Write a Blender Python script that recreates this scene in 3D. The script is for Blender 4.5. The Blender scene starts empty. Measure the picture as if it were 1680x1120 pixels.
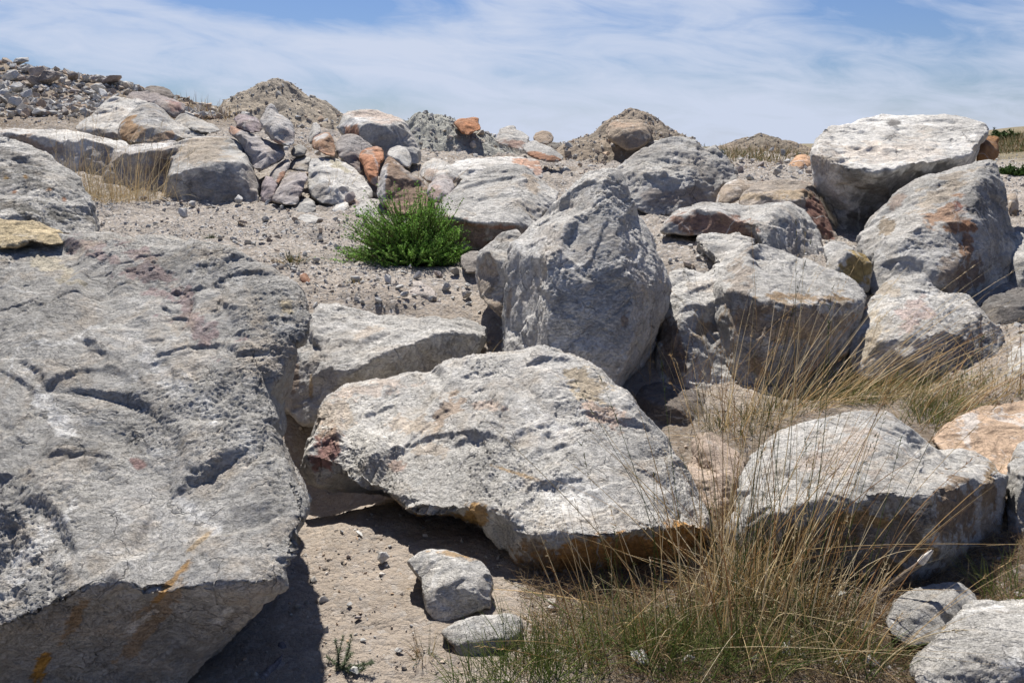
import bpy, bmesh, math, random
import numpy as np
from mathutils import Vector
from mathutils.geometry import delaunay_2d_cdt

R = math.radians
scene = bpy.context.scene
COL = scene.collection
random.seed(7)
rng = np.random.default_rng(7)
# Boulder field below quarry tips: every boulder, stone, heap and plant is an object of its own.
SKY_HOLES = [(-0.22, 0.128, 0.22, 0.040, 0.50), (0.43, 0.178, 0.20, 0.045, 0.45), (-0.50, 0.012, 0.30, 0.030, 0.16),
             (-0.16, 0.035, 0.14, 0.026, 0.14), (0.52, 0.06, 0.3, 0.03, 0.06), (-0.62, 0.10, 0.08, 0.02, 0.15)]

# ------------------------------------------------------------------ camera
F = 1455.0                      # focal length in pixels of a 1680 px wide picture
PITCH = R(12.6)
CAM = np.array([0.0, 0.0, 1.7])
cd = bpy.data.cameras.new('camera')
cam = bpy.data.objects.new('camera', cd)
COL.objects.link(cam)
cam.location = CAM
cam.rotation_euler = (R(90) - PITCH, 0, 0)
cd.sensor_width = 36
cd.lens = 36 * F / 1680
cd.clip_start = 0.05
cd.clip_end = 2000
scene.camera = cam

# ------------------------------------------------------------------ world and sun
SUN_EL, SUN_AZ = R(57), R(13)   # behind the rocks, to the left
w = bpy.data.worlds.new('World')
scene.world = w
w.use_nodes = True
nt = w.node_tree
nt.nodes.clear()

def N(t, kind, **kw):
    n = t.nodes.new(kind)
    for k, v in kw.items():
        if k == 'inp':
            for a, b in v.items():
                n.inputs[a].default_value = b
        else:
            setattr(n, k, v)
    return n

def math_node(t, op, a, b=None, clamp=False):
    n = t.nodes.new('ShaderNodeMath')
    n.operation = op
    n.use_clamp = clamp
    for i, v in enumerate((a, b)):
        if v is None:
            continue
        if isinstance(v, (int, float)):
            n.inputs[i].default_value = v
        else:
            t.links.new(v, n.inputs[i])
    return n.outputs[0]

def ramp(t, fac, stops, interp='LINEAR'):
    n = t.nodes.new('ShaderNodeValToRGB')
    n.color_ramp.interpolation = interp
    el = n.color_ramp.elements
    while len(el) < len(stops):
        el.new(0.5)
    for e, (p, c) in zip(el, stops):
        e.position = p
        e.color = (c, c, c, 1) if isinstance(c, (int, float)) else (*c, 1)
    t.links.new(fac, n.inputs[0])
    return n.outputs[0]

def mix(t, fac, a, b, mode='MIX'):
    n = t.nodes.new('ShaderNodeMix')
    n.data_type = 'RGBA'
    n.blend_type = mode
    for sock, v in ((n.inputs[0], fac), (n.inputs[6], a), (n.inputs[7], b)):
        if isinstance(v, (int, float)):
            sock.default_value = v
        elif isinstance(v, tuple):
            sock.default_value = (*v, 1)
        else:
            t.links.new(v, sock)
    return n.outputs[2]

sky = N(nt, 'ShaderNodeTexSky', sky_type='NISHITA', sun_disc=False)
sky.sun_elevation = SUN_EL
sky.sun_rotation = -SUN_AZ
sky.altitude = 600
sky.air_density = 1.1
sky.dust_density = 0.6
sky.ozone_density = 2.0
tc = N(nt, 'ShaderNodeTexCoord')
sep = N(nt, 'ShaderNodeSeparateXYZ')
nt.links.new(tc.outputs['Generated'], sep.inputs[0])
ay = math_node(nt, 'MAXIMUM', math_node(nt, 'ABSOLUTE', sep.outputs[1]), 0.12)
SX = math_node(nt, 'DIVIDE', sep.outputs[0], ay)
SV = math_node(nt, 'DIVIDE', sep.outputs[2], ay)
SVt = math_node(nt, 'ADD', SV, math_node(nt, 'MULTIPLY', SX, 0.10))

def sky_noise(sx, sv, detail, seed, rough=0.55, dist=0.6):
    c = N(nt, 'ShaderNodeCombineXYZ')
    nt.links.new(math_node(nt, 'MULTIPLY', SX, sx), c.inputs[0])
    nt.links.new(math_node(nt, 'MULTIPLY', SVt, sv), c.inputs[1])
    c.inputs[2].default_value = seed
    n = N(nt, 'ShaderNodeTexNoise', inp={'Scale': 1.0, 'Detail': detail, 'Roughness': rough, 'Distortion': dist})
    nt.links.new(c.outputs[0], n.inputs['Vector'])
    return n.outputs[0]

veil = sky_noise(2.6, 13.0, 6, 3.1)
wisp = sky_noise(9.0, 34.0, 8, 8.4, 0.6, 1.0)
cov = math_node(nt, 'ADD', math_node(nt, 'MULTIPLY', veil, 1.1), math_node(nt, 'MULTIPLY', wisp, 0.65))
cov = math_node(nt, 'SUBTRACT', cov, 0.26)
# dusty paler air low down
cov = math_node(nt, 'ADD', cov, math_node(nt, 'MULTIPLY', math_node(nt, 'MAXIMUM', math_node(nt, 'SUBTRACT', 0.065, SV), 0.0), 2.6))
# openings of clear sky in the veil: (centre x/y, centre z/y, half width, half height, strength)
for hx, hv, hw, hh, hs in SKY_HOLES:
    dx = math_node(nt, 'DIVIDE', math_node(nt, 'SUBTRACT', SX, hx), hw)
    dv = math_node(nt, 'DIVIDE', math_node(nt, 'SUBTRACT', SVt, hv), hh)
    r2 = math_node(nt, 'ADD', math_node(nt, 'MULTIPLY', dx, dx), math_node(nt, 'MULTIPLY', dv, dv))
    g = math_node(nt, 'MULTIPLY', math_node(nt, 'SUBTRACT', 1.0, r2, True), hs)
    cov = math_node(nt, 'SUBTRACT', cov, g)
cloud = ramp(nt, cov, [(0.34, 0.0), (0.52, 0.45), (0.62, 0.70), (0.80, 0.97)])
skyc = mix(nt, 1.0, sky.outputs[0], (0.58, 0.69, 0.98), 'MULTIPLY')
# the veil thins out overhead and behind the camera
thin = ramp(nt, sep.outputs[2], [(0.15, 1.0), (0.42, 0.15)])
front = ramp(nt, math_node(nt, 'ADD', sep.outputs[1], 0.5), [(0.35, 0.25), (0.75, 1.0)])
cloud = math_node(nt, 'MULTIPLY', cloud, math_node(nt, 'MULTIPLY', thin, front))
cl = mix(nt, cloud, skyc, (7.1, 7.9, 9.7))
bg = N(nt, 'ShaderNodeBackground', inp={'Strength': 0.056})
nt.links.new(cl, bg.inputs['Color'])
wo = N(nt, 'ShaderNodeOutputWorld')
nt.links.new(bg.outputs[0], wo.inputs['Surface'])

sd = bpy.data.lights.new('sun', 'SUN')
sd.energy = 5.0
sd.angle = R(0.53)
sd.color = (1.0, 0.96, 0.9)
sun = bpy.data.objects.new('sun', sd)
COL.objects.link(sun)
to_sun = Vector((-math.sin(SUN_AZ) * math.cos(SUN_EL), math.cos(SUN_AZ) * math.cos(SUN_EL), math.sin(SUN_EL)))
sun.rotation_euler = to_sun.to_track_quat('Z', 'Y').to_euler()
sun.location = (-4, 6, 12)

scene.view_settings.view_transform = 'Standard'
scene.view_settings.look = 'None'
scene.view_settings.exposure = 0.62
scene.view_settings.gamma = 1.0
scene.cycles.max_bounces = 6
scene.cycles.diffuse_bounces = 3

# ------------------------------------------------------------------ small maths
def ray(px, py):
    """direction of the photograph's pixel, scaled so that its y part is 1"""
    u = (np.asarray(px, float) - 840) / F
    v = (np.asarray(py, float) - 560) / F
    dy = math.cos(PITCH) - v * math.sin(PITCH)
    dz = -math.sin(PITCH) - v * math.cos(PITCH)
    return np.stack([u / dy, np.ones_like(u), dz / dy], -1)

def at(px, py, Y):
    return CAM + ray(px, py) * np.asarray(Y, float)[..., None]

def proj(P):
    d = P - CAM
    c = d[:, 1] * math.cos(PITCH) - d[:, 2] * math.sin(PITCH)
    up = d[:, 1] * math.sin(PITCH) + d[:, 2] * math.cos(PITCH)
    c = np.maximum(c, 1e-3)
    return 840 + F * d[:, 0] / c, 560 - F * up / c

_r = np.random.default_rng(99)
PERM = _r.permutation(4096).astype(np.int32)
GRAD = _r.normal(size=(4096, 3)).astype(np.float32)
GRAD /= np.linalg.norm(GRAD, axis=1)[:, None]
CELL = _r.random((4096, 3)).astype(np.float32)

def _hash(i, j, k):
    return PERM[(PERM[(PERM[i & 4095] + j) & 4095] + k) & 4095]

def _chunks(fn, P, *a):
    P = P.astype(np.float32)
    out = np.empty(len(P), np.float32)
    for s in range(0, len(P), 40000):
        out[s:s + 40000] = fn(P[s:s + 40000], *a)
    return out

def _perlin(P):
    fl = np.floor(P)
    I = fl.astype(np.int32)
    f = P - fl
    u = f * f * f * (f * (f * 6 - 15) + 10)
    r = np.zeros(len(P), np.float32)
    for a in (0, 1):
        wa = u[:, 0] if a else 1 - u[:, 0]
        for b in (0, 1):
            wb = u[:, 1] if b else 1 - u[:, 1]
            for c in (0, 1):
                wc = u[:, 2] if c else 1 - u[:, 2]
                g = GRAD[_hash(I[:, 0] + a, I[:, 1] + b, I[:, 2] + c)]
                d = g[:, 0] * (f[:, 0] - a) + g[:, 1] * (f[:, 1] - b) + g[:, 2] * (f[:, 2] - c)
                r += wa * wb * wc * d
    return r * 1.5

def perlin(P):
    return _chunks(_perlin, P)

def fbm(P, octs=4, gain=0.5, ridged=False):
    r = np.zeros(len(P), np.float32)
    a = 1.0
    for o in range(octs):
        n = perlin(P * (2.03 ** o) + 17.3 * o)
        if ridged:
            n = 0.5 - np.abs(n) * 1.6
        r += a * n
        a *= gain
    return r

def _chips(P, tilt):
    """lower envelope of tilted scallops: broken-stone facets with sharp ridges"""
    fl = np.floor(P)
    I = fl.astype(np.int32)
    f = P - fl
    best = np.full(len(P), 9.0, np.float32)
    for a in (-1, 0, 1):
        for b in (-1, 0, 1):
            for c in (-1, 0, 1):
                h = _hash(I[:, 0] + a, I[:, 1] + b, I[:, 2] + c)
                cc = CELL[h]
                dx = f[:, 0] - a - cc[:, 0]
                dy = f[:, 1] - b - cc[:, 1]
                dz = f[:, 2] - c - cc[:, 2]
                g = GRAD[(h * 7 + 3) & 4095]
                v = 0.55 * (dx * dx + dy * dy + dz * dz) + tilt * (g[:, 0] * dx + g[:, 1] * dy + g[:, 2] * dz)
                np.minimum(best, v, out=best)
    return best

def _facets(P):
    """tilted flat patches that break off in sharp steps"""
    fl = np.floor(P)
    I = fl.astype(np.int32)
    f = P - fl
    best = np.full(len(P), 9.0, np.float32)
    out = np.zeros(len(P), np.float32)
    for a in (-1, 0, 1):
        for b in (-1, 0, 1):
            for c in (-1, 0, 1):
                h = _hash(I[:, 0] + a, I[:, 1] + b, I[:, 2] + c)
                cc = CELL[h]
                dx = f[:, 0] - a - cc[:, 0]
                dy = f[:, 1] - b - cc[:, 1]
                dz = f[:, 2] - c - cc[:, 2]
                r2 = dx * dx + dy * dy + dz * dz
                g = GRAD[(h * 7 + 3) & 4095]
                v = 0.75 * (g[:, 0] * dx + g[:, 1] * dy + g[:, 2] * dz) + 0.10 * (CELL[(h + 11) & 4095][:, 0] - 0.5)
                k = r2 < best
                best = np.where(k, r2, best)
                out = np.where(k, v, out)
    return out

def facets(P):
    return _chunks(_facets, P)

def chips(P, tilt=0.5):
    return _chunks(_chips, P, tilt) + 0.15

def new_mesh(name, V, Fc, col=None, smooth=True, mat=None):
    me = bpy.data.meshes.new(name)
    V = np.asarray(V, np.float32)
    Fc = np.asarray(Fc, np.int32)
    n = Fc.shape[1]
    me.vertices.add(len(V))
    me.vertices.foreach_set('co', V.ravel())
    me.loops.add(Fc.size)
    me.loops.foreach_set('vertex_index', Fc.ravel())
    me.polygons.add(len(Fc))
    me.polygons.foreach_set('loop_start', np.arange(0, Fc.size, n, dtype=np.int32))
    me.polygons.foreach_set('loop_total', np.full(len(Fc), n, np.int32))
    me.update(calc_edges=True)
    me.polygons.foreach_set('use_smooth', np.full(len(Fc), smooth))
    if col is not None:
        add_col(me, col)
    if mat:
        me.materials.append(mat)
    return me

def add_col(me, col):
    a = me.color_attributes.new('Col', 'FLOAT_COLOR', 'POINT')
    c = np.ones((len(me.vertices), 4), np.float32)
    c[:, :col.shape[1]] = col
    a.data.foreach_set('color', c.ravel())

def link(name, me, loc=(0, 0, 0), parent=None):
    o = bpy.data.objects.new(name, me)
    COL.objects.link(o)
    o.location = loc
    o.parent = parent
    return o

def tag(o, label=None, cat=None, group=None, kind=None):
    if label:
        o['label'] = label
    if cat:
        o['category'] = cat
    if group:
        o['group'] = group
    if kind:
        o['kind'] = kind
    return o

# ------------------------------------------------------------------ materials
def base_mat(name, rough=0.9):
    m = bpy.data.materials.new(name)
    m.use_nodes = True
    t = m.node_tree
    b = t.nodes['Principled BSDF']
    b.inputs['Roughness'].default_value = rough
    b.inputs['Specular IOR Level'].default_value = 0.25
    return m, t, b

def noise(t, vec, scale, detail=6, rough=0.6, dist=0.0):
    n = N(t, 'ShaderNodeTexNoise', inp={'Scale': scale, 'Detail': detail, 'Roughness': rough, 'Distortion': dist})
    t.links.new(vec, n.inputs['Vector'])
    return n.outputs[0]

def warped(t, vec, scale, amt):
    n = N(t, 'ShaderNodeTexNoise', inp={'Scale': scale, 'Detail': 4, 'Roughness': 0.6})
    t.links.new(vec, n.inputs['Vector'])
    s = N(t, 'ShaderNodeVectorMath', operation='SCALE')
    s.inputs['Scale'].default_value = amt
    t.links.new(n.outputs['Color'], s.inputs[0])
    a = N(t, 'ShaderNodeVectorMath', operation='ADD')
    t.links.new(vec, a.inputs[0])
    t.links.new(s.outputs[0], a.inputs[1])
    return a.outputs[0]

def voro(t, vec, scale, feature='F1', out='Distance'):
    n = N(t, 'ShaderNodeTexVoronoi', feature=feature)
    n.inputs['Scale'].default_value = scale
    t.links.new(vec, n.inputs['Vector'])
    return n.outputs[out]

def limestone(name, k=1.0, white=1.0, bump=1.0):
    """k: size of the grain (1 = near boulders, larger numbers = coarser, for far stones)"""
    m, t, b = base_mat(name)
    tc = N(t, 'ShaderNodeTexCoord')
    oi = N(t, 'ShaderNodeObjectInfo')
    off = N(t, 'ShaderNodeVectorMath', operation='ADD')
    rs = math_node(t, 'MULTIPLY', oi.outputs['Random'], 37.0)
    t.links.new(tc.outputs['Object'], off.inputs[0])
    t.links.new(rs, off.inputs[1])
    v = off.outputs[0]
    at_ = N(t, 'ShaderNodeVertexColor', layer_name='Col')
    c = at_.outputs['Color']
    keep = math_node(t, 'SUBTRACT', 1.0, at_.outputs['Alpha'], True)   # alpha = amount of stain or painted shade
    big = noise(t, v, 2.6 / k, 7, 0.66, 0.3)
    c = mix(t, 1.0, c, ramp(t, big, [(0.30, 0.72), (0.5, 0.98), (0.72, 1.22)]), 'MULTIPLY')
    mid = noise(t, v, 19 / k, 7, 0.7, 0.2)
    c = mix(t, 1.0, c, ramp(t, mid, [(0.30, 0.70), (0.5, 0.99), (0.70, 1.24)]), 'MULTIPLY')
    # streaked calcite, mostly along one direction
    sc = N(t, 'ShaderNodeMapping')
    sc.inputs['Scale'].default_value = (1.0, 1.3, 1.9)
    sc.inputs['Rotation'].default_value = (0.6, 0.5, 0.3)
    t.links.new(v, sc.inputs[0])
    r1 = math_node(t, 'FRACT', math_node(t, 'MULTIPLY', oi.outputs['Random'], 7.13))
    r2 = math_node(t, 'FRACT', math_node(t, 'MULTIPLY', oi.outputs['Random'], 13.7))
    wn = noise(t, sc.outputs[0], 4.2 / k, 11, 0.74, 0.6)
    wm = ramp(t, wn, [(0.55, 0.0), (0.66, 1.0)])
    wm = math_node(t, 'MULTIPLY', wm, math_node(t, 'MULTIPLY', keep, math_node(t, 'ADD', math_node(t, 'MULTIPLY', r1, 0.35 * white), 0.22 * white)))
    c = mix(t, wm, c, (0.66, 0.655, 0.63))
    # thin pale veins
    wv = warped(t, v, 3.0 / k, 0.22 * k)
    ve = voro(t, wv, 2.6 / k, 'DISTANCE_TO_EDGE')
    vm = ramp(t, ve, [(0.0, 1.0), (0.014, 0.0)])
    vmask = ramp(t, noise(t, v, 3.3 / k, 3), [(0.5, 0.0), (0.6, 0.7)])
    c = mix(t, math_node(t, 'MULTIPLY', vm, vmask), c, (0.62, 0.61, 0.58))
    # buff dust
    du = noise(t, v, 5.5 / k, 9, 0.72, 0.4)
    c = mix(t, math_node(t, 'MULTIPLY', ramp(t, du, [(0.50, 0.0), (0.72, 1.0)]), math_node(t, 'ADD', math_node(t, 'MULTIPLY', r2, 0.6), 0.2)), c, (0.44, 0.35, 0.25))
    # hairline cracks filled with dirt
    wv2 = warped(t, v, 7.0 / k, 0.12 * k)
    cr = voro(t, wv2, 6.0 / k, 'DISTANCE_TO_EDGE')
    cmk = ramp(t, noise(t, v, 5.0 / k, 3), [(0.52, 0.0), (0.60, 1.0)])
    crack = math_node(t, 'MULTIPLY', ramp(t, cr, [(0.0, 1.0), (0.018, 0.0)]), cmk)
    c = mix(t, math_node(t, 'MULTIPLY', crack, 0.55), c, (0.09, 0.08, 0.07))
    sp = noise(t, v, 130 / k, 4, 0.75)
    c = mix(t, 1.0, c, ramp(t, sp, [(0.30, 0.80), (0.5, 1.0), (0.70, 1.18)]), 'MULTIPLY')
    ob = math_node(t, 'ADD', math_node(t, 'MULTIPLY', oi.outputs['Random'], 0.24), 0.88)
    c = mix(t, 1.0, c, ob, 'MULTIPLY')
    t.links.new(c, b.inputs['Base Color'])
    # relief
    h1 = noise(t, v, 16 / k, 12, 0.70, 0.2)
    wv3 = warped(t, v, 14 / k, 0.06 * k)
    h2 = voro(t, wv3, 26 / k)
    h3 = voro(t, wv3, 60 / k, 'F1', 'Color')
    h2c = voro(t, wv3, 26 / k, 'F1', 'Color')
    h2 = math_node(t, 'ADD', math_node(t, 'MULTIPLY', h2, 0.5), math_node(t, 'MULTIPLY', h2c, 0.55))
    h4 = noise(t, v, 95 / k, 8, 0.8)
    h = math_node(t, 'ADD', math_node(t, 'MULTIPLY', h1, 0.55), math_node(t, 'MULTIPLY', h2, 0.5))
    h = math_node(t, 'ADD', h, math_node(t, 'MULTIPLY', h3, 0.20))
    h = math_node(t, 'ADD', h, math_node(t, 'MULTIPLY', h4, 0.09))
    h = math_node(t, 'SUBTRACT', h, math_node(t, 'MULTIPLY', crack, 0.4))
    # thin flakes with ragged broken edges
    for scl, wgt in ((7.0, 0.46), (22.0, 0.17)):
        fn = math_node(t, 'MULTIPLY', noise(t, sc.outputs[0], scl / k, 12, 0.66, 0.3), 13.0)
        st_ = ramp(t, math_node(t, 'FRACT', fn), [(0.80, 0.0), (1.0, 1.0)])
        h = math_node(t, 'ADD', h, math_node(t, 'MULTIPLY', math_node(t, 'ADD', math_node(t, 'FLOOR', fn), st_), wgt))
    bp = N(t, 'ShaderNodeBump', inp={'Strength': 0.8 * bump, 'Distance': 0.019 * k})
    t.links.new(h, bp.inputs['Height'])
    t.links.new(bp.outputs[0], b.inputs['Normal'])
    return m

M_NEAR = limestone('limestone_near', 1.0)
M_MID = limestone('limestone_middle', 1.8)
M_FAR = limestone('limestone_far', 3.2, 0.8, 0.8)

def simple_rock(name, k, bump=1.0):
    m, t, b = base_mat(name)
    tc = N(t, 'ShaderNodeTexCoord')
    v = tc.outputs['Object']
    at_ = N(t, 'ShaderNodeVertexColor', layer_name='Col')
    c = mix(t, 1.0, at_.outputs['Color'], ramp(t, noise(t, v, 30 / k, 8, 0.7), [(0.3, 0.65), (0.5, 1.0), (0.7, 1.35)]), 'MULTIPLY')
    t.links.new(c, b.inputs['Base Color'])
    bp = N(t, 'ShaderNodeBump', inp={'Strength': 0.7 * bump, 'Distance': 0.02 * k})
    t.links.new(noise(t, v, 50 / k, 8, 0.75), bp.inputs['Height'])
    t.links.new(bp.outputs[0], b.inputs['Normal'])
    return m

M_GRAVEL = simple_rock('gravel_stone', 1.0)
M_CRUMBLY = simple_rock('crumbly_stone', 0.8, 1.6)

def ground_mat(name):
    m, t, b = base_mat(name, 0.95)
    tc = N(t, 'ShaderNodeTexCoord')
    v = tc.outputs['Object']
    at_ = N(t, 'ShaderNodeVertexColor', layer_name='Col')
    c = at_.outputs['Color']
    c = mix(t, 1.0, c, ramp(t, noise(t, v, 3.0, 8, 0.65), [(0.3, 0.80), (0.5, 1.0), (0.7, 1.18)]), 'MULTIPLY')
    vc = voro(t, warped(t, v, 30, 0.02), 38, 'F1', 'Color')
    hs = N(t, 'ShaderNodeSeparateColor')
    t.links.new(vc, hs.inputs[0])
    peb = ramp(t, hs.outputs[0], [(0.0, (0.20, 0.19, 0.18)), (0.4, (0.36, 0.33, 0.30)), (0.75, (0.46, 0.40, 0.34)), (1.0, (0.58, 0.56, 0.53))])
    pm = math_node(t, 'MULTIPLY', ramp(t, hs.outputs[1], [(0.55, 0.0), (0.62, 1.0)]), at_.outputs['Alpha'])
    c = mix(t, pm, c, peb)
    c = mix(t, 1.0, c, ramp(t, noise(t, v, 85, 6, 0.8), [(0.3, 0.72), (0.5, 1.0), (0.7, 1.25)]), 'MULTIPLY')
    t.links.new(c, b.inputs['Base Color'])
    vd = voro(t, warped(t, v, 30, 0.02), 38)
    vd2 = voro(t, v, 110)
    h = math_node(t, 'ADD', noise(t, v, 22, 12, 0.75), math_node(t, 'MULTIPLY', vd, -0.35))
    h = math_node(t, 'ADD', h, math_node(t, 'MULTIPLY', vd2, -0.15))
    bp = N(t, 'ShaderNodeBump', inp={'Strength': 0.9, 'Distance': 0.04})
    t.links.new(h, bp.inputs['Height'])
    t.links.new(bp.outputs[0], b.inputs['Normal'])
    return m

M_GROUND = ground_mat('sandy_gravel')

def plant_mat(name, trans=0.42):
    m, t, b = base_mat(name, 0.7)
    at_ = N(t, 'ShaderNodeVertexColor', layer_name='Col')
    t.links.new(at_.outputs['Color'], b.inputs['Base Color'])
    tr = N(t, 'ShaderNodeBsdfTranslucent')
    t.links.new(at_.outputs['Color'], tr.inputs['Color'])
    mx = N(t, 'ShaderNodeMixShader', inp={0: trans})
    t.links.new(b.outputs[0], mx.inputs[1])
    t.links.new(tr.outputs[0], mx.inputs[2])
    t.links.new(mx.outputs[0], t.nodes['Material Output'].inputs['Surface'])
    return m

M_PLANT = plant_mat('plant')
M_WOOD = simple_rock('weathered_wood', 0.5, 0.6)

# ------------------------------------------------------------------ terrain
CTRL_PX = [
    (640, 1100, 2.6), (640, 1000, 3.0), (600, 880, 3.6), (1100, 1080, 2.65), (1300, 1000, 3.0),
    (1300, 700, 4.9), (1500, 700, 4.9), (1550, 640, 5.6), (1060, 640, 5.8), (540, 470, 6.7), (640, 480, 6.5), (800, 560, 6.2),
    (700, 440, 7.9), (480, 430, 7.8), (450, 400, 8.8), (300, 360, 10), (550, 340, 10.8), (180, 380, 9), (250, 405, 7.6),
    (470, 500, 6.2), (1130, 402, 7.5), (1115, 440, 7.1), (1160, 410, 7.4), (1180, 300, 15), (1270, 285, 18), (1400, 640, 5.9), (1660, 560, 6.2),
    (1640, 300, 20), (1660, 262, 35), (1660, 222, 60), (1250, 250, 28), (960, 262, 19), (750, 290, 13), (900, 275, 15),
    (30, 222, 15), (200, 240, 14), (400, 330, 11.5), (330, 205, 20), (560, 205, 22), (300, 166, 18.5), (200, 139, 20),
    (100, 125, 20.5), (0, 105, 21), (-300, 90, 22), (100, 185, 17), (0, 160, 18), (1080, 245, 24), (700, 245, 20)]
CTRL_W = [(-12, 30, 3.0), (-6, 30, 2.0), (-12, 60, 1.5), (0, 40, 1.0), (0, 80, .3), (20, 80, .2), (45, 80, 3.2), (80, 100, 4.5), (8, 45, .3), (14, 50, .2), (20, 60, .2), (3, 45, .4),
          (-60, 100, 1.5), (0, 300, -2), (100, 300, -2), (-150, 300, 1), (300, 100, 3), (-300, 100, 2), (0, 600, -6), (400, 600, -6), (-400, 600, -6),
          (0, -5, 0), (4, -5, 0), (-4, -5, 0), (-3, 2, 0), (3, 2, 0), (0, 1, 0), (6, 4, .2), (-6, 4, .3), (-8, 8, .9),
          (10, 10, .6), (-15, 15, 2.5), (20, 20, 1), (-1.3, 3.0, 0), (-1.32, 5.0, -.5), (-1.22, 4.6, -.38), (-1.1, 5.3, -.4), (-.72, 3.95, 0), (-.3, 4.3, -.05), (-.75, 3.5, 0), (-2.2, 4.4, .2), (2.4, 3.0, 0), (0.3, 5.0, 0.05), (0.5, 4.0, 0)]
_a = np.array(CTRL_PX, float)
_P = np.concatenate([at(_a[:, 0], _a[:, 1], _a[:, 2]), np.array(CTRL_W, float)])

def _warp(x, y):
    yy = np.maximum(y, -5.5)
    return np.stack([x / (1 + yy / 6.0), 6 * np.log1p(yy / 6.0)], -1)

_C = _warp(_P[:, 0], _P[:, 1])
_K = np.linalg.norm(_C[:, None] - _C[None], axis=-1)
_W = np.linalg.solve(_K + 0.02 * np.eye(len(_K)) * -1, _P[:, 2] - 0.8)

def ground_z(x, y, rough=True):
    x = np.asarray(x, float).ravel()
    y = np.asarray(y, float).ravel()
    out = np.empty(len(x))
    for s in range(0, len(x), 50000):
        q = _warp(x[s:s + 50000], y[s:s + 50000])
        out[s:s + 50000] = np.linalg.norm(q[:, None] - _C[None], axis=-1) @ _W + 0.8
    if rough:
        P = np.stack([x, y, x * 0], -1)
        k = np.clip(y / 6, 0.4, 2.5)
        out += 0.045 * fbm(P * 1.1, 3) * k + 0.020 * fbm(P * 6 + 5, 4) * k + 0.012 * chips(P * 9)
    return out

def ground_hit(px, py, y0=1.5, y1=60):
    d = ray(px, py)
    Y = np.concatenate([np.arange(y0, 12, 0.03), np.arange(12, y1, 0.1)])
    P = CAM + d * Y[:, None]
    g = ground_z(P[:, 0], P[:, 1], False)
    k = np.nonzero(P[:, 2] < g)[0]
    k = k[0] if len(k) else len(Y) - 1
    p = P[k].copy()
    p[2] = ground_z([p[0]], [p[1]])[0]
    return p

def axis(segs):
    out = []
    for a, b, st in segs:
        n = max(1, int(round((b - a) / st)))
        out += list(np.linspace(a, b, n, endpoint=False))
    out.append(segs[-1][1])
    return np.array(out)

def geo(a, b, n):
    return list(np.geomspace(a, b, n))

xa = axis([(-8, -5, .06), (-5, 5, .022), (5, 8, .06)])
xa = np.array([-x for x in geo(8.1, 800, 70)][::-1] + list(xa) + geo(8.1, 800, 70))
ya = axis([(-5, 1.8, .2), (1.8, 5, .018), (5, 12, .022), (12, 22, .05)])
ya = np.array(list(ya) + geo(22.1, 900, 130))
GX, GY = np.meshgrid(xa, ya)
gz = ground_z(GX, GY)
nx, ny = len(xa), len(ya)
V = np.stack([GX.ravel(), GY.ravel(), gz], -1)
i = np.arange(nx * ny).reshape(ny, nx)
Fc = np.stack([i[:-1, :-1], i[:-1, 1:], i[1:, 1:], i[1:, :-1]], -1).reshape(-1, 4)
fine = 0.009 * fbm(V * 28, 3)
V[:, 2] += np.where(np.abs(V[:, 0]) < 8, fine, 0)
# colour: pinkish buff sand near the camera, greyer rubble up the slope, dry grassland far off
sand = np.array([0.40, 0.335, 0.27])
grey = np.array([0.37, 0.322, 0.27])
brown = np.array([0.22, 0.17, 0.12])
far = np.array([0.20, 0.165, 0.10])
pat = fbm(V * np.array([.8, .8, .8]) + 3, 4)
wg = np.clip((V[:, 1] - 5.5) / 2.0 + pat * 0.7, 0, 1)[:, None]
col = sand * (1 - wg) + grey * wg
wb = np.clip((pat - 0.10) * 4, 0, 1)[:, None] * np.clip((V[:, 1] - 12) / 3, 0, 1)[:, None] * 0.8
col = col * (1 - wb) + brown * wb
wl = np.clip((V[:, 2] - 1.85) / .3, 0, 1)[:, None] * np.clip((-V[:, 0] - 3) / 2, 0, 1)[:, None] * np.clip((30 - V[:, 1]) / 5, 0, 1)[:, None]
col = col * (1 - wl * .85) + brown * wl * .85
wf = np.clip((V[:, 1] - 24) / 8 + pat, 0, 1)[:, None]
col = col * (1 - wf) + far * wf
# dark humus under the grass at the front right
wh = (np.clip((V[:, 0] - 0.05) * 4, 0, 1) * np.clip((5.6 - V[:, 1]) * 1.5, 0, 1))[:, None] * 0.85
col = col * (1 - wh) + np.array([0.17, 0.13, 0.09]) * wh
alpha = np.clip(0.35 + wg[:, 0] * 0.6, 0, 1) * (1 - wf[:, 0]) * (1 - .7 * wl[:, 0])
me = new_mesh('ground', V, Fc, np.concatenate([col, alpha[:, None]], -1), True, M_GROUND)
tag(link('ground', me), kind='structure')

# ------------------------------------------------------------------ boulders
C_GREY = (0.475, 0.455, 0.418)
C_OCH = (0.33, 0.20, 0.085)
C_RUST = (0.34, 0.15, 0.07)
C_TAN = (0.45, 0.36, 0.27)
C_PINK = (0.52, 0.38, 0.29)
C_PURP = (0.24, 0.13, 0.12)
C_WHITE = (0.62, 0.61, 0.585)
C_DARK = (0.17, 0.165, 0.155)
C_BROWN = (0.24, 0.17, 0.12)
ROCKS = []

def rot_mat(seed):
    g = np.random.default_rng(seed)
    q, r_ = np.linalg.qr(g.normal(size=(3, 3)))
    return q.astype(np.float32)

def smooth_pos(V, E, it, lam=0.5):
    n = len(V)
    deg = np.bincount(E.ravel(), minlength=n).astype(np.float64)[:, None]
    for _ in range(it):
        s = np.empty_like(V)
        for k in range(3):
            s[:, k] = np.bincount(E[:, 0], V[E[:, 1], k], n) + np.bincount(E[:, 1], V[E[:, 0], k], n)
        V = V + lam * (s / np.maximum(deg, 1) - V)
    return V

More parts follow.
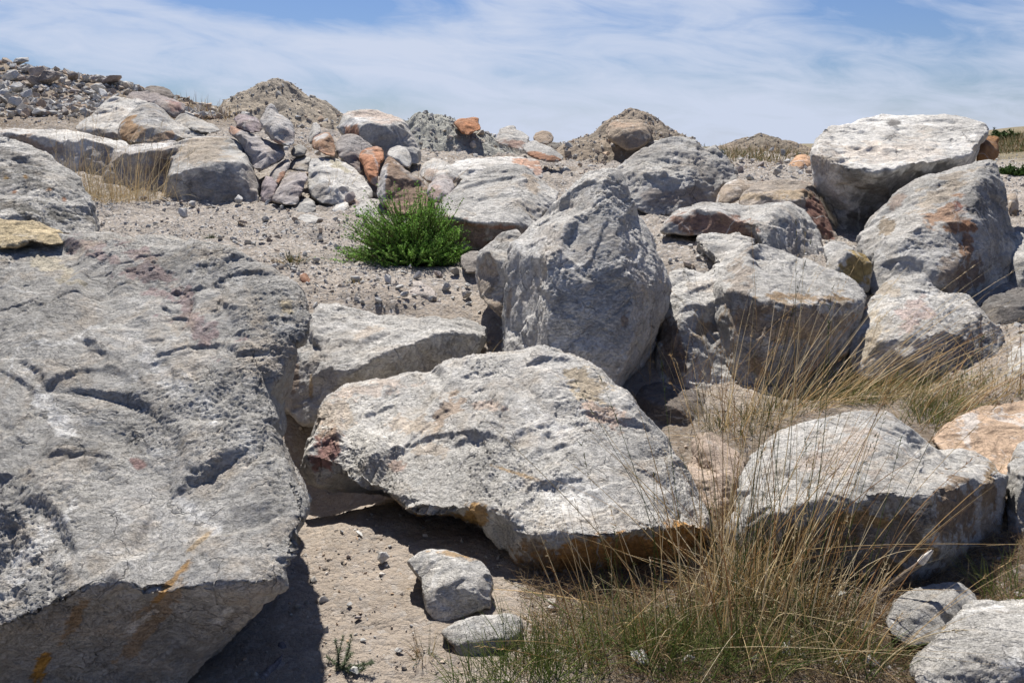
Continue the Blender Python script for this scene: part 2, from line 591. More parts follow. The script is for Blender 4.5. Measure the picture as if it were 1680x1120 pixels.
def break_faces(V, Nn, seed, big, vox, amt=1.0):
    """knock flat chips off a rounded block: each chip is a plane cut of limited reach"""
    g = np.random.default_rng(seed + 3)
    od = np.argsort(V[:, 0])
    W = V[od].copy()
    M = Nn[od]
    xs = W[:, 0].copy()
    area = len(V) * vox * vox
    start = W.copy()
    for fr, dep, tilt, c in ((0.46, .020, .085, 1.6), (0.22, .022, .11, 1.4), (0.10, .025, .15, 1.0), (0.05, .03, .20, .8)):
        Rr = fr * big
        if Rr < 5 * vox:
            break
        n = int(min(900, max(4, c * area / (Rr * Rr))))
        for s in g.integers(0, len(W), n):
            nn = M[s] + g.normal(size=3) * tilt
            nn /= np.linalg.norm(nn)
            r_ = Rr * g.uniform(.6, 1.25)
            a, b = np.searchsorted(xs, (xs[s] - r_, xs[s] + r_))
            D = W[a:b] - start[s]
            # chips are longer than they are wide
            dist = np.sqrt((D * D).sum(1) + 1.2 * (D @ GRAD[int(g.integers(4096))]) ** 2)
            h = D @ nn + dep * Rr * g.uniform(.2, 1.0)
            push = np.clip(np.minimum(np.minimum(h, .085 * Rr), (r_ - dist) * 0.8), 0, None) * (M[a:b] @ nn > 0.25) * amt
            W[a:b] -= push[:, None] * nn
    back = ((start - W) * M).sum(1).mean() * 0.8
    W += M * back
    out = np.empty_like(V)
    out[od] = W
    return out

def displace(V, Nn, seed, vox, rough, big, bed, terr, ledge=1.0):
    """break a blocked-out boulder into chipped facets, ledges and grain"""
    g = np.random.default_rng(seed)
    Q = rot_mat(seed + 5)
    off = g.uniform(0, 300, 3)
    P = (V @ Q).astype(np.float32) * np.array([1, 1, 1 + bed], np.float32) + off.astype(np.float32)
    wv = np.stack([perlin(P * 2.2 / big + 9.1), perlin(P * 2.2 / big + 33.7), perlin(P * 2.2 / big + 71.3)], -1) * 0.13 * big
    P0 = P
    P = P + wv
    d = 0.020 * big * fbm(P * 1.7 / big, 3)
    for wl, am in ((0.62, .055), (0.32, .034), (0.13, .036), (0.06, .024), (0.026, .022)):
        L = wl * big
        if L < 2.2 * vox:
            break
        msk = 0.15 + 1.5 * np.clip(perlin(P * (0.9 / L ** 0.5) + 51 * wl) + 0.45, 0, 1)
        if L > 0.25 * big:
            d += am * L * chips(P / L, 0.9) * rough * msk * 1.3
        else:
            rag = np.stack([perlin(P0 * 2.6 / L + 3), perlin(P0 * 2.6 / L + 23), perlin(P0 * 2.6 / L + 43)], -1) * 0.22 * L
            d += am * L * facets((P + rag) / L) * rough * msk * 1.5
    # flakes: thin broken layers with ragged edges
    for L, hh in ((0.26 * big, 0.0065), (0.10 * big, 0.0026)):
        if L < 5 * vox:
            break
        tt = fbm(P0 * np.array([1, 1, 1.5], np.float32) / L, 6, 0.6) * 4 + 11
        fr = tt - np.floor(tt)
        m3 = np.clip(perlin(P0 * 0.4 / L + 60) * 3.5 + 0.25, 0, 1)
        d += (np.floor(tt) + np.clip((fr - 0.82) / 0.18, 0, 1) - tt + 0.4) * hh * 1.5 * big * m3 * rough
    if terr:
        # cleavage: families of parallel ledges, each a slow ramp and a sharp drop
        for wl, hh, k in ((0.17, 0.018, 90), (0.075, 0.006, 130)):
            if wl * big < 7 * vox:
                break
            tt = (P0[:, 2] / (1 + bed)) / (wl * big) + 0.45 * fbm(P0 * 1.3 / big + k, 4, 0.5)
            fr = tt - np.floor(tt)
            dr = min(0.3, 1.2 * vox / (wl * big))
            saw = np.where(fr < 1 - dr, fr / (1 - dr), (1 - fr) / dr) - 0.5
            m2 = np.clip(perlin(P0 * np.array([2.4, 2.4, 1.2], np.float32) / big + k) * 3.5 - 0.25, 0, 1)
            d += terr * ledge * saw * big * hh * m2
    # short slit-like cracks along two directions
    for kk, (ax_, wl) in enumerate(((0, 0.21), (1, 0.16))):
        if vox > 0.012:
            break
        tt = P0[:, ax_] / wl + 0.6 * P0[:, 2] / wl + 0.5 * fbm(P0 * 2.2 + 31 * kk, 4, 0.55)
        ds = np.abs(tt - np.floor(tt) - 0.5) * wl
        mk = np.clip(perlin(P0 * 2.3 + 77 + 9 * kk) * 4 - 0.8, 0, 1)
        d -= 0.010 * np.exp(-(ds / (1.2 * vox)) ** 2) * mk * big
    rg = fbm(P * 9 / big, 5, 0.62, True)
    d += 0.002 * big * rg * rough
    gr = fbm(P * 0.22 / vox, 2)
    d += 0.22 * vox * gr * rough
    d -= d.mean() + 0.25 * d.std()
    return V + Nn * d[:, None]

def build_mesh(name, Vc, Tc, vox, seed, rough, big, bed, terr, base, stains_shade, mat, smooth=1, ledge=1.0):
    """blocked-out closed mesh -> even fine mesh -> broken surface with stain and painted shade in its colour layer"""
    me = bpy.data.meshes.new('block')
    me.from_pydata([tuple(p) for p in Vc], [], [tuple(t) for t in Tc])
    bm = bmesh.new()
    bm.from_mesh(me)
    bmesh.ops.recalc_face_normals(bm, faces=bm.faces)
    bm.to_mesh(me)
    bm.free()
    o = bpy.data.objects.new('block', me)
    COL.objects.link(o)
    md = o.modifiers.new('even', 'REMESH')
    md.mode = 'VOXEL'
    md.voxel_size = vox
    dg = bpy.context.evaluated_depsgraph_get()
    ev = bpy.data.meshes.new_from_object(o.evaluated_get(dg), preserve_all_data_layers=False, depsgraph=dg)
    bpy.data.objects.remove(o)
    n = len(ev.vertices)
    V = np.empty(n * 3, np.float32)
    ev.vertices.foreach_get('co', V)
    V = V.reshape(-1, 3).astype(np.float64)
    E = np.empty(len(ev.edges) * 2, np.int32)
    ev.edges.foreach_get('vertices', E)
    E = E.reshape(-1, 2)
    big = min(big, 0.5 * float((V.max(0) - V.min(0)).max()))
    V3 = smooth_pos(V, E, 6)              # only razor edges get rounded
    wq = np.clip(np.linalg.norm(V - V3, axis=1) / vox * 1.4 - 0.35, 0, 1)[:, None]
    wq = np.clip(smooth_pos(np.repeat(wq, 3, 1), E, 3)[:, :1] * 1.5, 0, 1)
    V = smooth_pos(V, E, smooth) * (1 - wq) + V3 * wq
    Vs = smooth_pos(V, E, 6)
    ev.vertices.foreach_set('co', Vs.astype(np.float32).ravel())
    ev.update()
    Nn = np.empty(n * 3, np.float32)
    ev.vertex_normals.foreach_get('vector', Nn)
    Nn = Nn.reshape(-1, 3)
    V0 = V
    V = break_faces(V, Nn, seed, big, vox)
    V0 = V
    V = displace(V, Nn, seed, vox, rough, big, bed, terr, ledge)
    c = V.mean(0)
    org = np.array([c[0], c[1], V[:, 2].min()])
    # colour
    base = np.array(base)
    pv = (V0 / big * 1.3 + seed).astype(np.float32)
    tone = 1 + 0.22 * fbm(pv, 4)[:, None]
    col = base * tone
    st = np.zeros(n)
    if stains_shade:  # patches of real stain, and of shade put into the colour
        px, py = proj(V)
        facing = (Nn * (CAM - V)).sum(1) > -0.02
        k = 1.0 / vox * 0.055
        jx = fbm((V0 * k).astype(np.float32), 4, 0.62)
        jy = fbm((V0 * k + 40).astype(np.float32), 4, 0.62)
        gn = fbm((V0 * k * 3 + 11).astype(np.float32), 3, 0.6)
        for s in stains_shade:
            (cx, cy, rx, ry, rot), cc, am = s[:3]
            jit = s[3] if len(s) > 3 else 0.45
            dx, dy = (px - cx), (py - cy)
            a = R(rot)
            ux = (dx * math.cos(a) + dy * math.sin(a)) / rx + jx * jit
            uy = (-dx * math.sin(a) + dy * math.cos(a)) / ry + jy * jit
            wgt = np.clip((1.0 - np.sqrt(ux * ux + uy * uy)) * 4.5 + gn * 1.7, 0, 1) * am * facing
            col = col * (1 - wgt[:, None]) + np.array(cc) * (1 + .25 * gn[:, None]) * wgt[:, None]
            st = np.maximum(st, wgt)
    V = V - org
    ev.vertices.foreach_set('co', V.astype(np.float32).ravel())
    ev.polygons.foreach_set('use_smooth', np.ones(len(ev.polygons), bool))
    ev.update()
    add_col(ev, np.concatenate([np.clip(col, 0.02, 0.9), st[:, None]], -1))
    ev.materials.clear()
    ev.materials.append(mat)
    ev.name = name
    bpy.data.meshes.remove(me)
    return ev, org

def in_poly(x, y, poly):
    c = False
    for (x1, y1), (x2, y2) in zip(poly, poly[1:] + poly[:1]):
        if (y1 > y) != (y2 > y) and x < (x2 - x1) * (y - y1) / (y2 - y1) + x1:
            c = not c
    return c

def parse(s):
    return [tuple(float(a) for a in p.split(',')) for p in s.split()]

def rock(name, label, cat, outline, lines=(), T=0.6, tone=1.0, base=C_GREY, stains_shade=(), rough=1.0, big=1.0,
         bed=0.8, terr=0.6, vox=None, shrink=0.4, group=None, smooth=1, snap=False, ledge=1.0, dep=None):
    """outline / lines: photograph position and distance from the camera of every corner of the seen faces;
    the unseen back is a shrunken cap T metres behind"""
    O = parse(outline)
    D = (lambda y: y) if dep is None else (lambda y: dep[0] + (y - dep[0]) * dep[1])   # squeeze its depth towards dep[0]
    O = [(p[0], p[1], D(p[2])) for p in O]
    kY = 1.0
    if snap:                            # move it along to where its lowest corner meets the ground
        lo = max(O, key=lambda p: p[1])
        kY = float(ground_hit(lo[0], lo[1] - 2)[1]) / lo[2]
        O = [(p[0], p[1], p[2] * kY) for p in O]
    key, pts = {}, []
    def idx(p):
        k = (round(p[0]), round(p[1]))
        if k not in key and len(p) == 2:
            j = min(range(len(pts)), key=lambda q: (pts[q][0] - p[0]) ** 2 + (pts[q][1] - p[1]) ** 2)
            if abs(pts[j][0] - p[0]) + abs(pts[j][1] - p[1]) > 14:
                print('far corner', label, p)
            return j
        if k not in key:
            key[k] = len(pts)
            pts.append(p)
        return key[k]
    oi = [idx(p) for p in O]
    edges = []
    for ln in lines:
        ii = [idx(p[:2] + tuple(D(q) * kY for q in p[2:])) for p in parse(ln)]
        edges += [(a, b) for a, b in zip(ii[:-1], ii[1:]) if a != b]
    n = len(oi)
    cv = [Vector((p[0], -p[1])) for p in pts]
    vs, es, fs, ov, oe, of = delaunay_2d_cdt(cv, edges + [(oi[k], oi[(k + 1) % n]) for k in range(n)], [], 1, 1e-4, True)
    P2 = np.array([[v.x, -v.y] for v in vs])
    ol = [p[:2] for p in O]
    fs = [f for f in fs if in_poly(*P2[list(f)].mean(0), ol)]
    Yd = np.zeros(len(vs))
    pa = np.array(pts)
    for k, o_ in enumerate(ov):
        if o_:
            Yd[k] = pts[o_[0]][2]
        else:
            dd = ((pa[:, :2] - P2[k]) ** 2).sum(1)
            ww = 1 / (dd + 1)
            Yd[k] = (pa[:, 2] * ww).sum() / ww.sum()
    m = {}
    for k, o_ in enumerate(ov):
        for q in o_:
            m[q] = k
    # rim = boundary edges of the front
    cnt = {}
    for f in fs:
        for a, b in zip(f, list(f[1:]) + [f[0]]):
            cnt[(a, b)] = 1
    nxt = {a: b for (a, b) in cnt if (b, a) not in cnt}
    st0 = next(iter(nxt))
    rim = [st0]
    while nxt[rim[-1]] != st0 and len(rim) < 500:
        rim.append(nxt[rim[-1]])
    front = at(P2[:, 0], P2[:, 1], Yd)
    V = [tuple(p) for p in front]
    T_ = [tuple(f) for f in fs]
    c2 = P2[rim].mean(0)
    ym = float(Yd[rim].mean())
    prev = rim
    for fr, sh in ((0.30, 0.0), (0.70, shrink * 0.45), (1.0, shrink)):
        ring = []
        for k in rim:
            p = P2[k] + (c2 - P2[k]) * sh
            y = Yd[k] * (1 - fr * 0.6) + ym * fr * 0.6 + T * fr
            ring.append(len(V))
            V.append(tuple(at(p[0], p[1], y)))
        L = len(rim)
        for k in range(L):
            a, b, c, d = prev[k], prev[(k + 1) % L], ring[(k + 1) % L], ring[k]
            T_ += [(a, d, c), (a, c, b)]
        prev = ring
    V.append(tuple(at(c2[0], c2[1], ym + T * 1.06)))
    for k in range(len(prev)):
        T_.append((prev[k], len(V) - 1, prev[(k + 1) % len(prev)]))
    yn = float(Yd.min() * 0.5 + ym * 0.5)
    vx = vox or max(0.0065, yn * 0.00185)
    k_ = 1.0 if yn < 4.8 else (1.8 if yn < 9 else 3.2)
    mat = M_NEAR if yn < 4.8 else (M_MID if yn < 9 else M_FAR)
    seed = (len(ROCKS) * 131 + 17)
    me, org = build_mesh(name, V, T_, vx, seed, rough, big, bed, terr, np.array(base) * tone, stains_shade, mat, smooth, ledge)
    o = link(name, me, org)
    tag(o, label, cat, group)
    ROCKS.append(o)
    return o

# ---- foreground
rock('boulder', 'huge grey boulder filling the left foreground, cracked diagonally, its lower face streaked with orange', 'boulder',
     '-190,470,3.3 -60,410,3.6 0,400,3.65 60,392,3.7 107,383,3.75 157,380,3.78 187,388,3.75 232,391,3.72 287,395,3.68 317,403,3.64 362,413,3.58 400,430,3.5 432,450,3.42 457,470,3.34 487,487,3.28 512,527,3.17 493,557,3.07 470,563,3.06 478,597,2.98 474,625,2.90 470,653,2.84 468,687,2.74 460,703,2.69 464,740,2.59 478,776,2.47 505,812,2.38 507,835,2.34 490,850,2.3 486,880,2.23 478,920,2.17 455,965,2.12 425,997,2.16 400,1025,2.2 370,1050,2.27 345,1080,2.33 318,1120,2.42 260,1190,2.4 -200,1190,2.3 -230,900,2.4',
     ['-230,900 -100,1060,1.95 0,1045,1.97 18,1022,1.98 50,1003,2.0 91,989,2.02 112,975,2.02 130,955,2.05 163,949,2.08 185,968,2.07 217,974,2.07 244,954,2.1 262,930,2.14 295,943,2.12 322,968,2.08 353,955,2.1 393,962,2.09 431,968,2.09 455,965',
      '0,400 60,560,3.0 180,690,2.68 300,800,2.4 393,962', '187,388 300,560,3.04 300,800', '512,527 420,570,2.98 410,740,2.56 420,880,2.24 431,968', '-60,410 -100,700,2.55 60,850,2.25 91,989',
      '410,740 464,740', '300,560 420,570', '300,800 420,880'],
     T=1.5, tone=0.77, rough=1.0, terr=1.2, bed=1.2, vox=0.0058, ledge=0.4,
     stains_shade=[((180, 1070, 300, 110, -8), (.33, .325, .315), .6), ((250, 1010, 22, 90, 35), C_OCH, .55), ((275, 960, 6, 45, 40), (.42, .24, .08), .8), ((65, 1098, 12, 32, 30), (.42, .22, .04), .95), ((125, 1010, 10, 45, 30), C_OCH, .7),
             ((330, 885, 5, 40, 50), (.42, .27, .1), .6),
             ((225, 1025, 34, 10, -35), C_WHITE, .9, .8), ((365, 1010, 20, 8, -30), C_WHITE, .8, .8),
             ((60, 900, 70, 16, -50), C_WHITE, .75, 1.0), ((90, 680, 60, 14, 60), C_WHITE, .6, 1.0), ((300, 640, 70, 20, 40), C_WHITE, .5, 1.0), ((330, 850, 40, 14, 30), C_WHITE, .6, 1.0),
             ((290, 490, 110, 26, 42), (.25, .15, .15), .55, 1.2), ((150, 410, 60, 12, 20), (.27, .16, .16), .5, 1.0), ((228, 760, 14, 10, 0), (.20, .11, .10), .8),
             ((90, 440, 60, 14, 30), (.46, .40, .28), .6, 1.0), ((470, 505, 14, 20, 20), (.36, .29, .17), .6)])
rock('rock', 'crumbly yellow sandstone lump lying on top of the big left foreground boulder', 'rock',
     '-40,365,3.85 0,358,3.85 30,362,3.85 62,363,3.85 80,372,3.85 98,377,3.82 107,388,3.8 104,400,3.7 80,402,3.66 50,394,3.64 30,404,3.6 -40,412,3.6',
     ['-40,365 0,378,3.72 50,380,3.72 95,386,3.74 107,388'], T=.12, base=(.52, .42, .26), rough=1.6, big=.25, terr=0)
rock('boulder', 'pitted pale boulder with dark lichen and orange spots behind the left foreground boulder', 'boulder',
     '-90,215,6.3 0,223,6.3 30,231,6.25 60,243,6.2 85,255,6.15 112,275,6.0 128,288,5.95 140,312,5.8 153,340,5.6 160,378,5.4 130,386,5.3 100,384,5.2 50,376,5.1 -90,370,5.0',
     ['-90,300,5.4 0,310,5.45 60,315,5.45 110,330,5.5 153,340', '0,223 30,260,5.9 60,315', '0,310 40,350,5.15 50,376'],
     T=.9, tone=1.1, rough=1.7, big=.7, terr=.3,
     stains_shade=[((20, 290, 60, 22, 10), C_DARK, .75, 1.3), ((80, 350, 80, 18, 10), (.13, .125, .11), .8, 1.3), ((60, 300, 50, 12, 40), C_DARK, .6, 1.5), ((10, 250, 40, 8, 10), C_DARK, .6, 1.5), ((120, 300, 20, 10, 40), C_DARK, .5, 1.5),
             ((24, 315, 5, 3, 0), (.33, .14, .05), .85), ((80, 311, 5, 3, 0), (.33, .16, .06), .8), ((105, 326, 5, 4, 0), (.32, .13, .05), .85), ((12, 292, 6, 3, 0), (.30, .19, .06), .85), ((43, 290, 4, 3, 0), (.33, .19, .06), .8)])
rock('boulder', 'low broad slab boulder directly behind the left end of the great centre slab', 'boulder',
     '500,543,5.9 505,520,6.1 523,497,6.25 560,500,6.2 600,507,6.2 622,515,6.15 640,517,6.15 680,516,6.15 723,520,6.1 755,525,6.1 787,530,6.1 797,538,6.0 795,560,5.85 787,577,5.8 780,640,5.7 700,680,5.5 600,700,5.3 522,696,5.2 500,695,5.2 467,675,5.35 466,630,5.4 470,583,5.55 484,562,5.8',
     ['500,543 515,547,5.62 530,580,5.4 547,603,5.25 570,606,5.2 590,602,5.2 615,588,5.25 640,575,5.3 672,562,5.4 707,550,5.5 757,545,5.65 797,538', '547,603 540,650,5.2 522,690', '500,543 530,580',
      '590,602 600,700', '523,497 560,545,5.75 590,602'],
     T=.7, tone=.92, terr=.8, stains_shade=[((480, 610, 12, 40, -10), C_BROWN, .8), ((510, 635, 4, 24, 0), (.4, .26, .1), .6), ((720, 590, 80, 30, -5), (.30, .27, .23), .5), ((620, 630, 90, 25, -10), (.28, .25, .21), .5), ((600, 545, 30, 8, -20), C_TAN, .5)])  # brown left and greyer front: shade of those faces put into the colour
rock('boulder', 'great centre foreground slab boulder, its undercut front stained ochre, red patch at its left end', 'boulder',
     '507,743,3.98 503,757,3.95 515,710,4.1 528,677,4.22 540,655,4.3 577,633,4.42 600,629,4.45 620,625,4.45 642,612,4.5 667,603,4.5 700,605,4.48 722,595,4.5 747,588,4.5 790,590,4.48 833,582,4.48 860,580,4.45 890,575,4.42 913,583,4.4 940,588,4.36 970,597,4.3 987,613,4.25 1000,627,4.2 1030,640,4.12 1052,660,4.05 1060,690,3.95 1090,715,3.85 1105,750,3.75 1130,790,3.62 1158,828,3.5 1172,852,3.42 1165,880,3.45 1150,905,3.5 1145,950,3.5 1040,965,3.4 960,950,3.3 900,945,3.28 857,932,3.28 814,907,3.42 782,878,3.55 764,861,3.6 728,855,3.65 700,852,3.72 678,846,3.78 661,828,3.88 640,815,3.95 610,812,4.0 586,810,4.02 560,803,4.03 536,796,4.04 516,789,4.02 504,768,4.0',
     ['516,789 550,797,3.86 593,800,3.78 621,800,3.72 657,822,3.6 678,838,3.52 714,841,3.48 743,834,3.46 768,825,3.46 800,828,3.42 843,843,3.34 886,871,3.24 903,873,3.22 964,882,3.17 1014,877,3.18 1057,870,3.22 1100,866,3.28 1140,862,3.34 1172,852',
      '768,825 790,860,3.44 814,907', '843,843 860,890,3.27 857,932', '577,633 560,700,4.08 540,760,3.9 550,797', '747,588 740,650,4.2 700,720,3.92 640,780,3.72 657,822', '890,575 880,660,4.02 860,740,3.68 843,843',
      '1000,627 1000,700,3.85 990,790,3.48 1014,877', '740,650 880,660 1000,700', '700,720 860,740 990,790'],
     T=1.0, tone=1.02, terr=.45, bed=1.0, rough=1.05, vox=0.0056,
     stains_shade=[((536, 735, 26, 40, 20), (.26, .13, .11), .9), ((545, 690, 30, 36, 30), C_TAN, .6), ((650, 765, 14, 12, 0), (.34, .23, .19), .7), ((735, 672, 16, 34, 35), (.33, .24, .17), .75, .7), ((690, 700, 40, 14, 10), C_TAN, .6, .9), ((710, 735, 30, 16, -20), C_TAN, .55, .9),
             ((960, 630, 44, 24, 25), (.44, .35, .23), .75, .7), ((990, 680, 40, 18, 25), C_PINK, .75, .6), ((800, 665, 26, 10, 0), C_PINK, .5, .7), ((640, 830, 26, 16, 20), C_OCH, .8), ((720, 850, 60, 9, 0), (.36, .22, .09), .9), ((780, 845, 22, 24, 30), (.38, .22, .07), .9, .5),
             ((835, 880, 30, 30, 20), C_DARK, .35), ((1010, 915, 170, 40, -4), (.40, .21, .07), 1, .25), ((1110, 890, 60, 34, 0), (.42, .23, .08), 1, .25), ((880, 910, 40, 24, 20), (.25, .16, .08), .7), ((860, 780, 60, 3, 18), (.40, .27, .14), .8, .2), ((600, 640, 60, 14, -10), C_PINK, .4, .8), ((900, 700, 50, 16, 30), C_WHITE, .4, .9), ((930, 800, 90, 24, 10), C_WHITE, .35, 1)])
rock('boulder', 'tall pointed grey boulder standing upright in the centre, its broad face towards the camera', 'boulder',
     '945,294,6.3 960,284,6.35 985,283,6.35 1005,279,6.35 1020,292,6.3 1030,320,6.25 1048,350,6.2 1063,375,6.2 1070,400,6.15 1085,430,6.1 1095,465,6.05 1097,490,6.0 1085,520,5.95 1072,560,5.85 1055,590,5.8 1030,622,5.5 1015,650,5.3 960,680,5.05 860,680,5.15 800,640,5.5 826,575,5.65 828,545,5.85 830,510,5.9 832,470,6.0 832,430,6.1 836,400,6.2 850,388,6.25 870,372,6.25 882,362,6.3 905,340,6.3 930,312,6.3',
     ['1005,279 985,305,6.05 970,335,5.9 930,370,5.8 905,400,5.62 895,440,5.5 905,480,5.4 895,530,5.28 900,600,5.12 900,680,5.0', '836,400 865,410,5.85 875,470,5.68 870,540,5.55 860,600,5.5',
      '985,305 1010,350,5.85 1020,420,5.62 1040,480,5.47 1035,560,5.33 1015,650', '970,335 1010,350', '905,480 1040,480', '1010,350 1063,375'],
     T=1.05, tone=1.10, rough=1.15, terr=.7, smooth=3,
     stains_shade=[((1010, 520, 60, 90, 0), (.22, .215, .21), .35, 1.2), ((905, 390, 30, 26, 0), (.37, .31, .25), .4), ((925, 560, 24, 8, -30), C_WHITE, .7, 1.0), ((1035, 430, 10, 50, -20), C_WHITE, .6, 1.2), ((1045, 540, 6, 50, 25), C_WHITE, .5, 1.2), ((880, 430, 60, 40, -60), C_WHITE, .35, 1.5), ((1025, 525, 8, 12, 0), C_BROWN, .7), ((836, 495, 4, 34, 5), C_TAN, .8)])  # the large grey patch paints shade on the right half of the face
rock('boulder', 'narrow tan streaked rock pressed against the left side of the tall pointed boulder', 'boulder',
     '781,455,6.5 783,425,6.55 790,410,6.6 808,395,6.65 820,385,6.7 848,378,6.75 856,390,6.6 850,420,6.4 845,480,6.15 840,530,6.0 826,523,6.05 812,510,6.1 800,500,6.15 788,485,6.3',
     ['783,425 800,417,6.35 822,420,6.3 832,440,6.2 845,480', '820,385 822,420'], T=.4, tone=.92, big=.5,
     stains_shade=[((805, 470, 20, 50, -10), (.36, .29, .22), .75, .8), ((820, 500, 16, 24, 0), C_BROWN, .5), ((818, 465, 8, 26, 0), C_WHITE, .6, 1)])
rock('rock', 'blocky pale rock at the centre bottom, lying on sand in front of the centre slab', 'rock', snap=True, dep=(2.95, .4), outline=
     '669,921,3.42 686,907,3.5 700,902,3.54 725,902,3.52 750,907,3.5 770,912,3.46 786,918,3.42 796,925,3.38 804,938,3.3 807,955,3.22 804,996,3.06 785,1005,3.02 764,1011,2.98 732,1023,2.92 714,1018,2.94 700,1000,3.0 696,975,3.1 693,960,3.18 686,943,3.3',
     lines=['686,943 715,930,3.3 750,925,3.28 796,925', '715,930 718,970,3.05 714,1018', '750,925 770,965,3.0 764,1011', '807,955 770,965 718,970'], T=.3, tone=1.02, big=.35, terr=.5,
     stains_shade=[((750, 908, 40, 6, 5), (.45, .31, .17), .9), ((775, 915, 22, 6, 5), C_OCH, .5), ((715, 960, 6, 40, 5), C_WHITE, .6, 1), ((790, 990, 24, 12, 0), C_DARK, .5)])  # the dark mark at lower right is a painted shadow
rock('rock', 'low rounded grey rock half buried beside the grass below the blocky pale rock', 'rock', snap=True, dep=(2.75, .35), outline=
     '724,1036,3.0 735,1028,3.04 746,1020,3.07 780,1010,3.1 814,1007,3.1 840,1008,3.1 856,1016,3.06 858,1034,2.98 845,1057,2.88 820,1066,2.84 790,1078,2.79 764,1086,2.75 750,1070,2.8 735,1052,2.88',
     lines=['735,1052 770,1050,2.82 820,1045,2.85 858,1034', '770,1050 764,1086'], T=.25, tone=.95, big=.35, terr=.3, stains_shade=[((735, 1055, 12, 14, 0), C_BROWN, .7)])
rock('rock', 'dark purplish rock in the shadow beside the left foreground boulder', 'rock', snap=True, outline=
     '398,1118,2.52 420,1100,2.6 438,1085,2.66 450,1050,2.75 460,1036,2.8 474,1042,2.78 480,1062,2.72 470,1085,2.62 455,1105,2.56 435,1130,2.48 400,1140,2.45',
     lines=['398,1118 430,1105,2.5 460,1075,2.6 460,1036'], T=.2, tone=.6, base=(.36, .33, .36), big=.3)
rock('boulder', 'white topped boulder with a dark ochre stained front, behind tall straw grass, right front', 'boulder',
     '1194,868,3.5 1200,850,3.55 1209,830,3.6 1214,785,3.75 1232,749,3.85 1252,732,3.92 1276,714,3.98 1321,698,4.02 1357,689,4.05 1384,676,4.1 1420,675,4.1 1437,676,4.1 1459,682,4.08 1486,698,4.04 1513,716,4.0 1530,728,3.98 1553,738,3.95 1584,736,3.95 1605,746,3.9 1625,757,3.86 1649,785,3.75 1650,803,3.7 1647,821,3.68 1638,870,3.62 1636,932,3.6 1634,959,3.58 1627,986,3.56 1607,982,3.5 1590,967,3.42 1575,952,3.36 1545,958,3.3 1517,962,3.25 1480,990,3.2 1400,1000,3.2 1280,990,3.25 1212,940,3.4 1205,905,3.45',
     ['1194,868 1232,863,3.38 1259,843,3.34 1294,836,3.3 1330,823,3.3 1366,821,3.27 1392,825,3.24 1424,816,3.23 1464,811,3.2 1495,816,3.17 1520,825,3.12 1544,798,3.22 1560,792,3.28 1589,785,3.38 1613,790,3.45 1609,767,3.58 1622,760,3.75 1625,757',
      '1520,825 1531,880,3.12 1517,962', '1613,790 1613,870,3.48 1607,982', '1294,836 1300,910,3.25 1280,990', '1357,689 1366,750,3.6 1366,821', '1437,676 1450,750,3.55 1464,811'],
     T=.8, tone=1.08, rough=.85, big=.8, terr=.4, vox=0.006,
     stains_shade=[((1395, 745, 60, 40, -10), (.52, .41, .32), .5, .8), ((1340, 760, 30, 24, 0), C_PINK, .3, .8), ((1340, 900, 110, 60, 0), (.20, .17, .13), .85, .4), ((1450, 890, 90, 70, 0), (.22, .185, .15), .85, .4), ((1300, 890, 50, 24, -20), (.38, .24, .09), .8, .9), ((1400, 850, 60, 14, -5), (.40, .25, .09), .8, .9), ((1450, 930, 60, 20, -15), (.40, .25, .10), .75, .9), ((1370, 900, 40, 20, -20), (.24, .155, .07), .6, 1),
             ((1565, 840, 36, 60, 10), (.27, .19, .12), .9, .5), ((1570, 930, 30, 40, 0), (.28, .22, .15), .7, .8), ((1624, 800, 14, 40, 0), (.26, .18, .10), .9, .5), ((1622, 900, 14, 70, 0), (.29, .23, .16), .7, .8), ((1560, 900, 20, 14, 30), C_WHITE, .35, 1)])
rock('boulder', 'orange tan boulder behind the white topped boulder at the right edge', 'boulder',
     '1531,722,4.5 1550,705,4.6 1571,687,4.75 1590,678,4.8 1616,669,4.85 1680,658,4.9 1800,650,4.9 1800,760,4.2 1680,770,4.1 1670,800,4.0 1640,800,4.0 1600,770,4.1 1560,750,4.3',
     ['1531,722 1620,735,4.35 1665,727,4.35 1800,700,4.4', '1616,669 1620,735'], T=.5, base=(.50, .36, .25), rough=.8, terr=.3, stains_shade=[((1590, 690, 16, 24, 50), C_WHITE, .6, .7), ((1585, 725, 8, 20, -20), C_WHITE, .5, .8), ((1660, 690, 30, 5, 20), C_WHITE, .5, 1)])
rock('boulder', 'bluish grey rock cut by the right edge beside the white topped boulder', 'boulder',
     '1664,740,3.95 1672,728,4.0 1690,720,4.0 1800,715,4.0 1800,900,3.5 1700,930,3.5 1672,905,3.55 1655,885,3.6 1652,860,3.65 1652,800,3.8 1655,765,3.85',
     ['1655,765 1672,780,3.7 1690,775,3.68 1800,770,3.7', '1672,780 1668,840,3.62 1672,905'], T=.5, tone=.8, terr=.4, stains_shade=[((1670, 850, 20, 60, 0), C_DARK, .5)])  # dark patch puts the shade of the lower face into the colour
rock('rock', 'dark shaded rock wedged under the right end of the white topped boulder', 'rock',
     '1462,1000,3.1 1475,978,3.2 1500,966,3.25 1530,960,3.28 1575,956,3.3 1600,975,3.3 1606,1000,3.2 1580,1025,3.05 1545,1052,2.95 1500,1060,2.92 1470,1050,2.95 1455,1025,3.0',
     ['1475,978 1500,1000,3.05 1560,985,3.12 1606,1000'], T=.3, tone=.65, big=.4, dep=(0, .92))
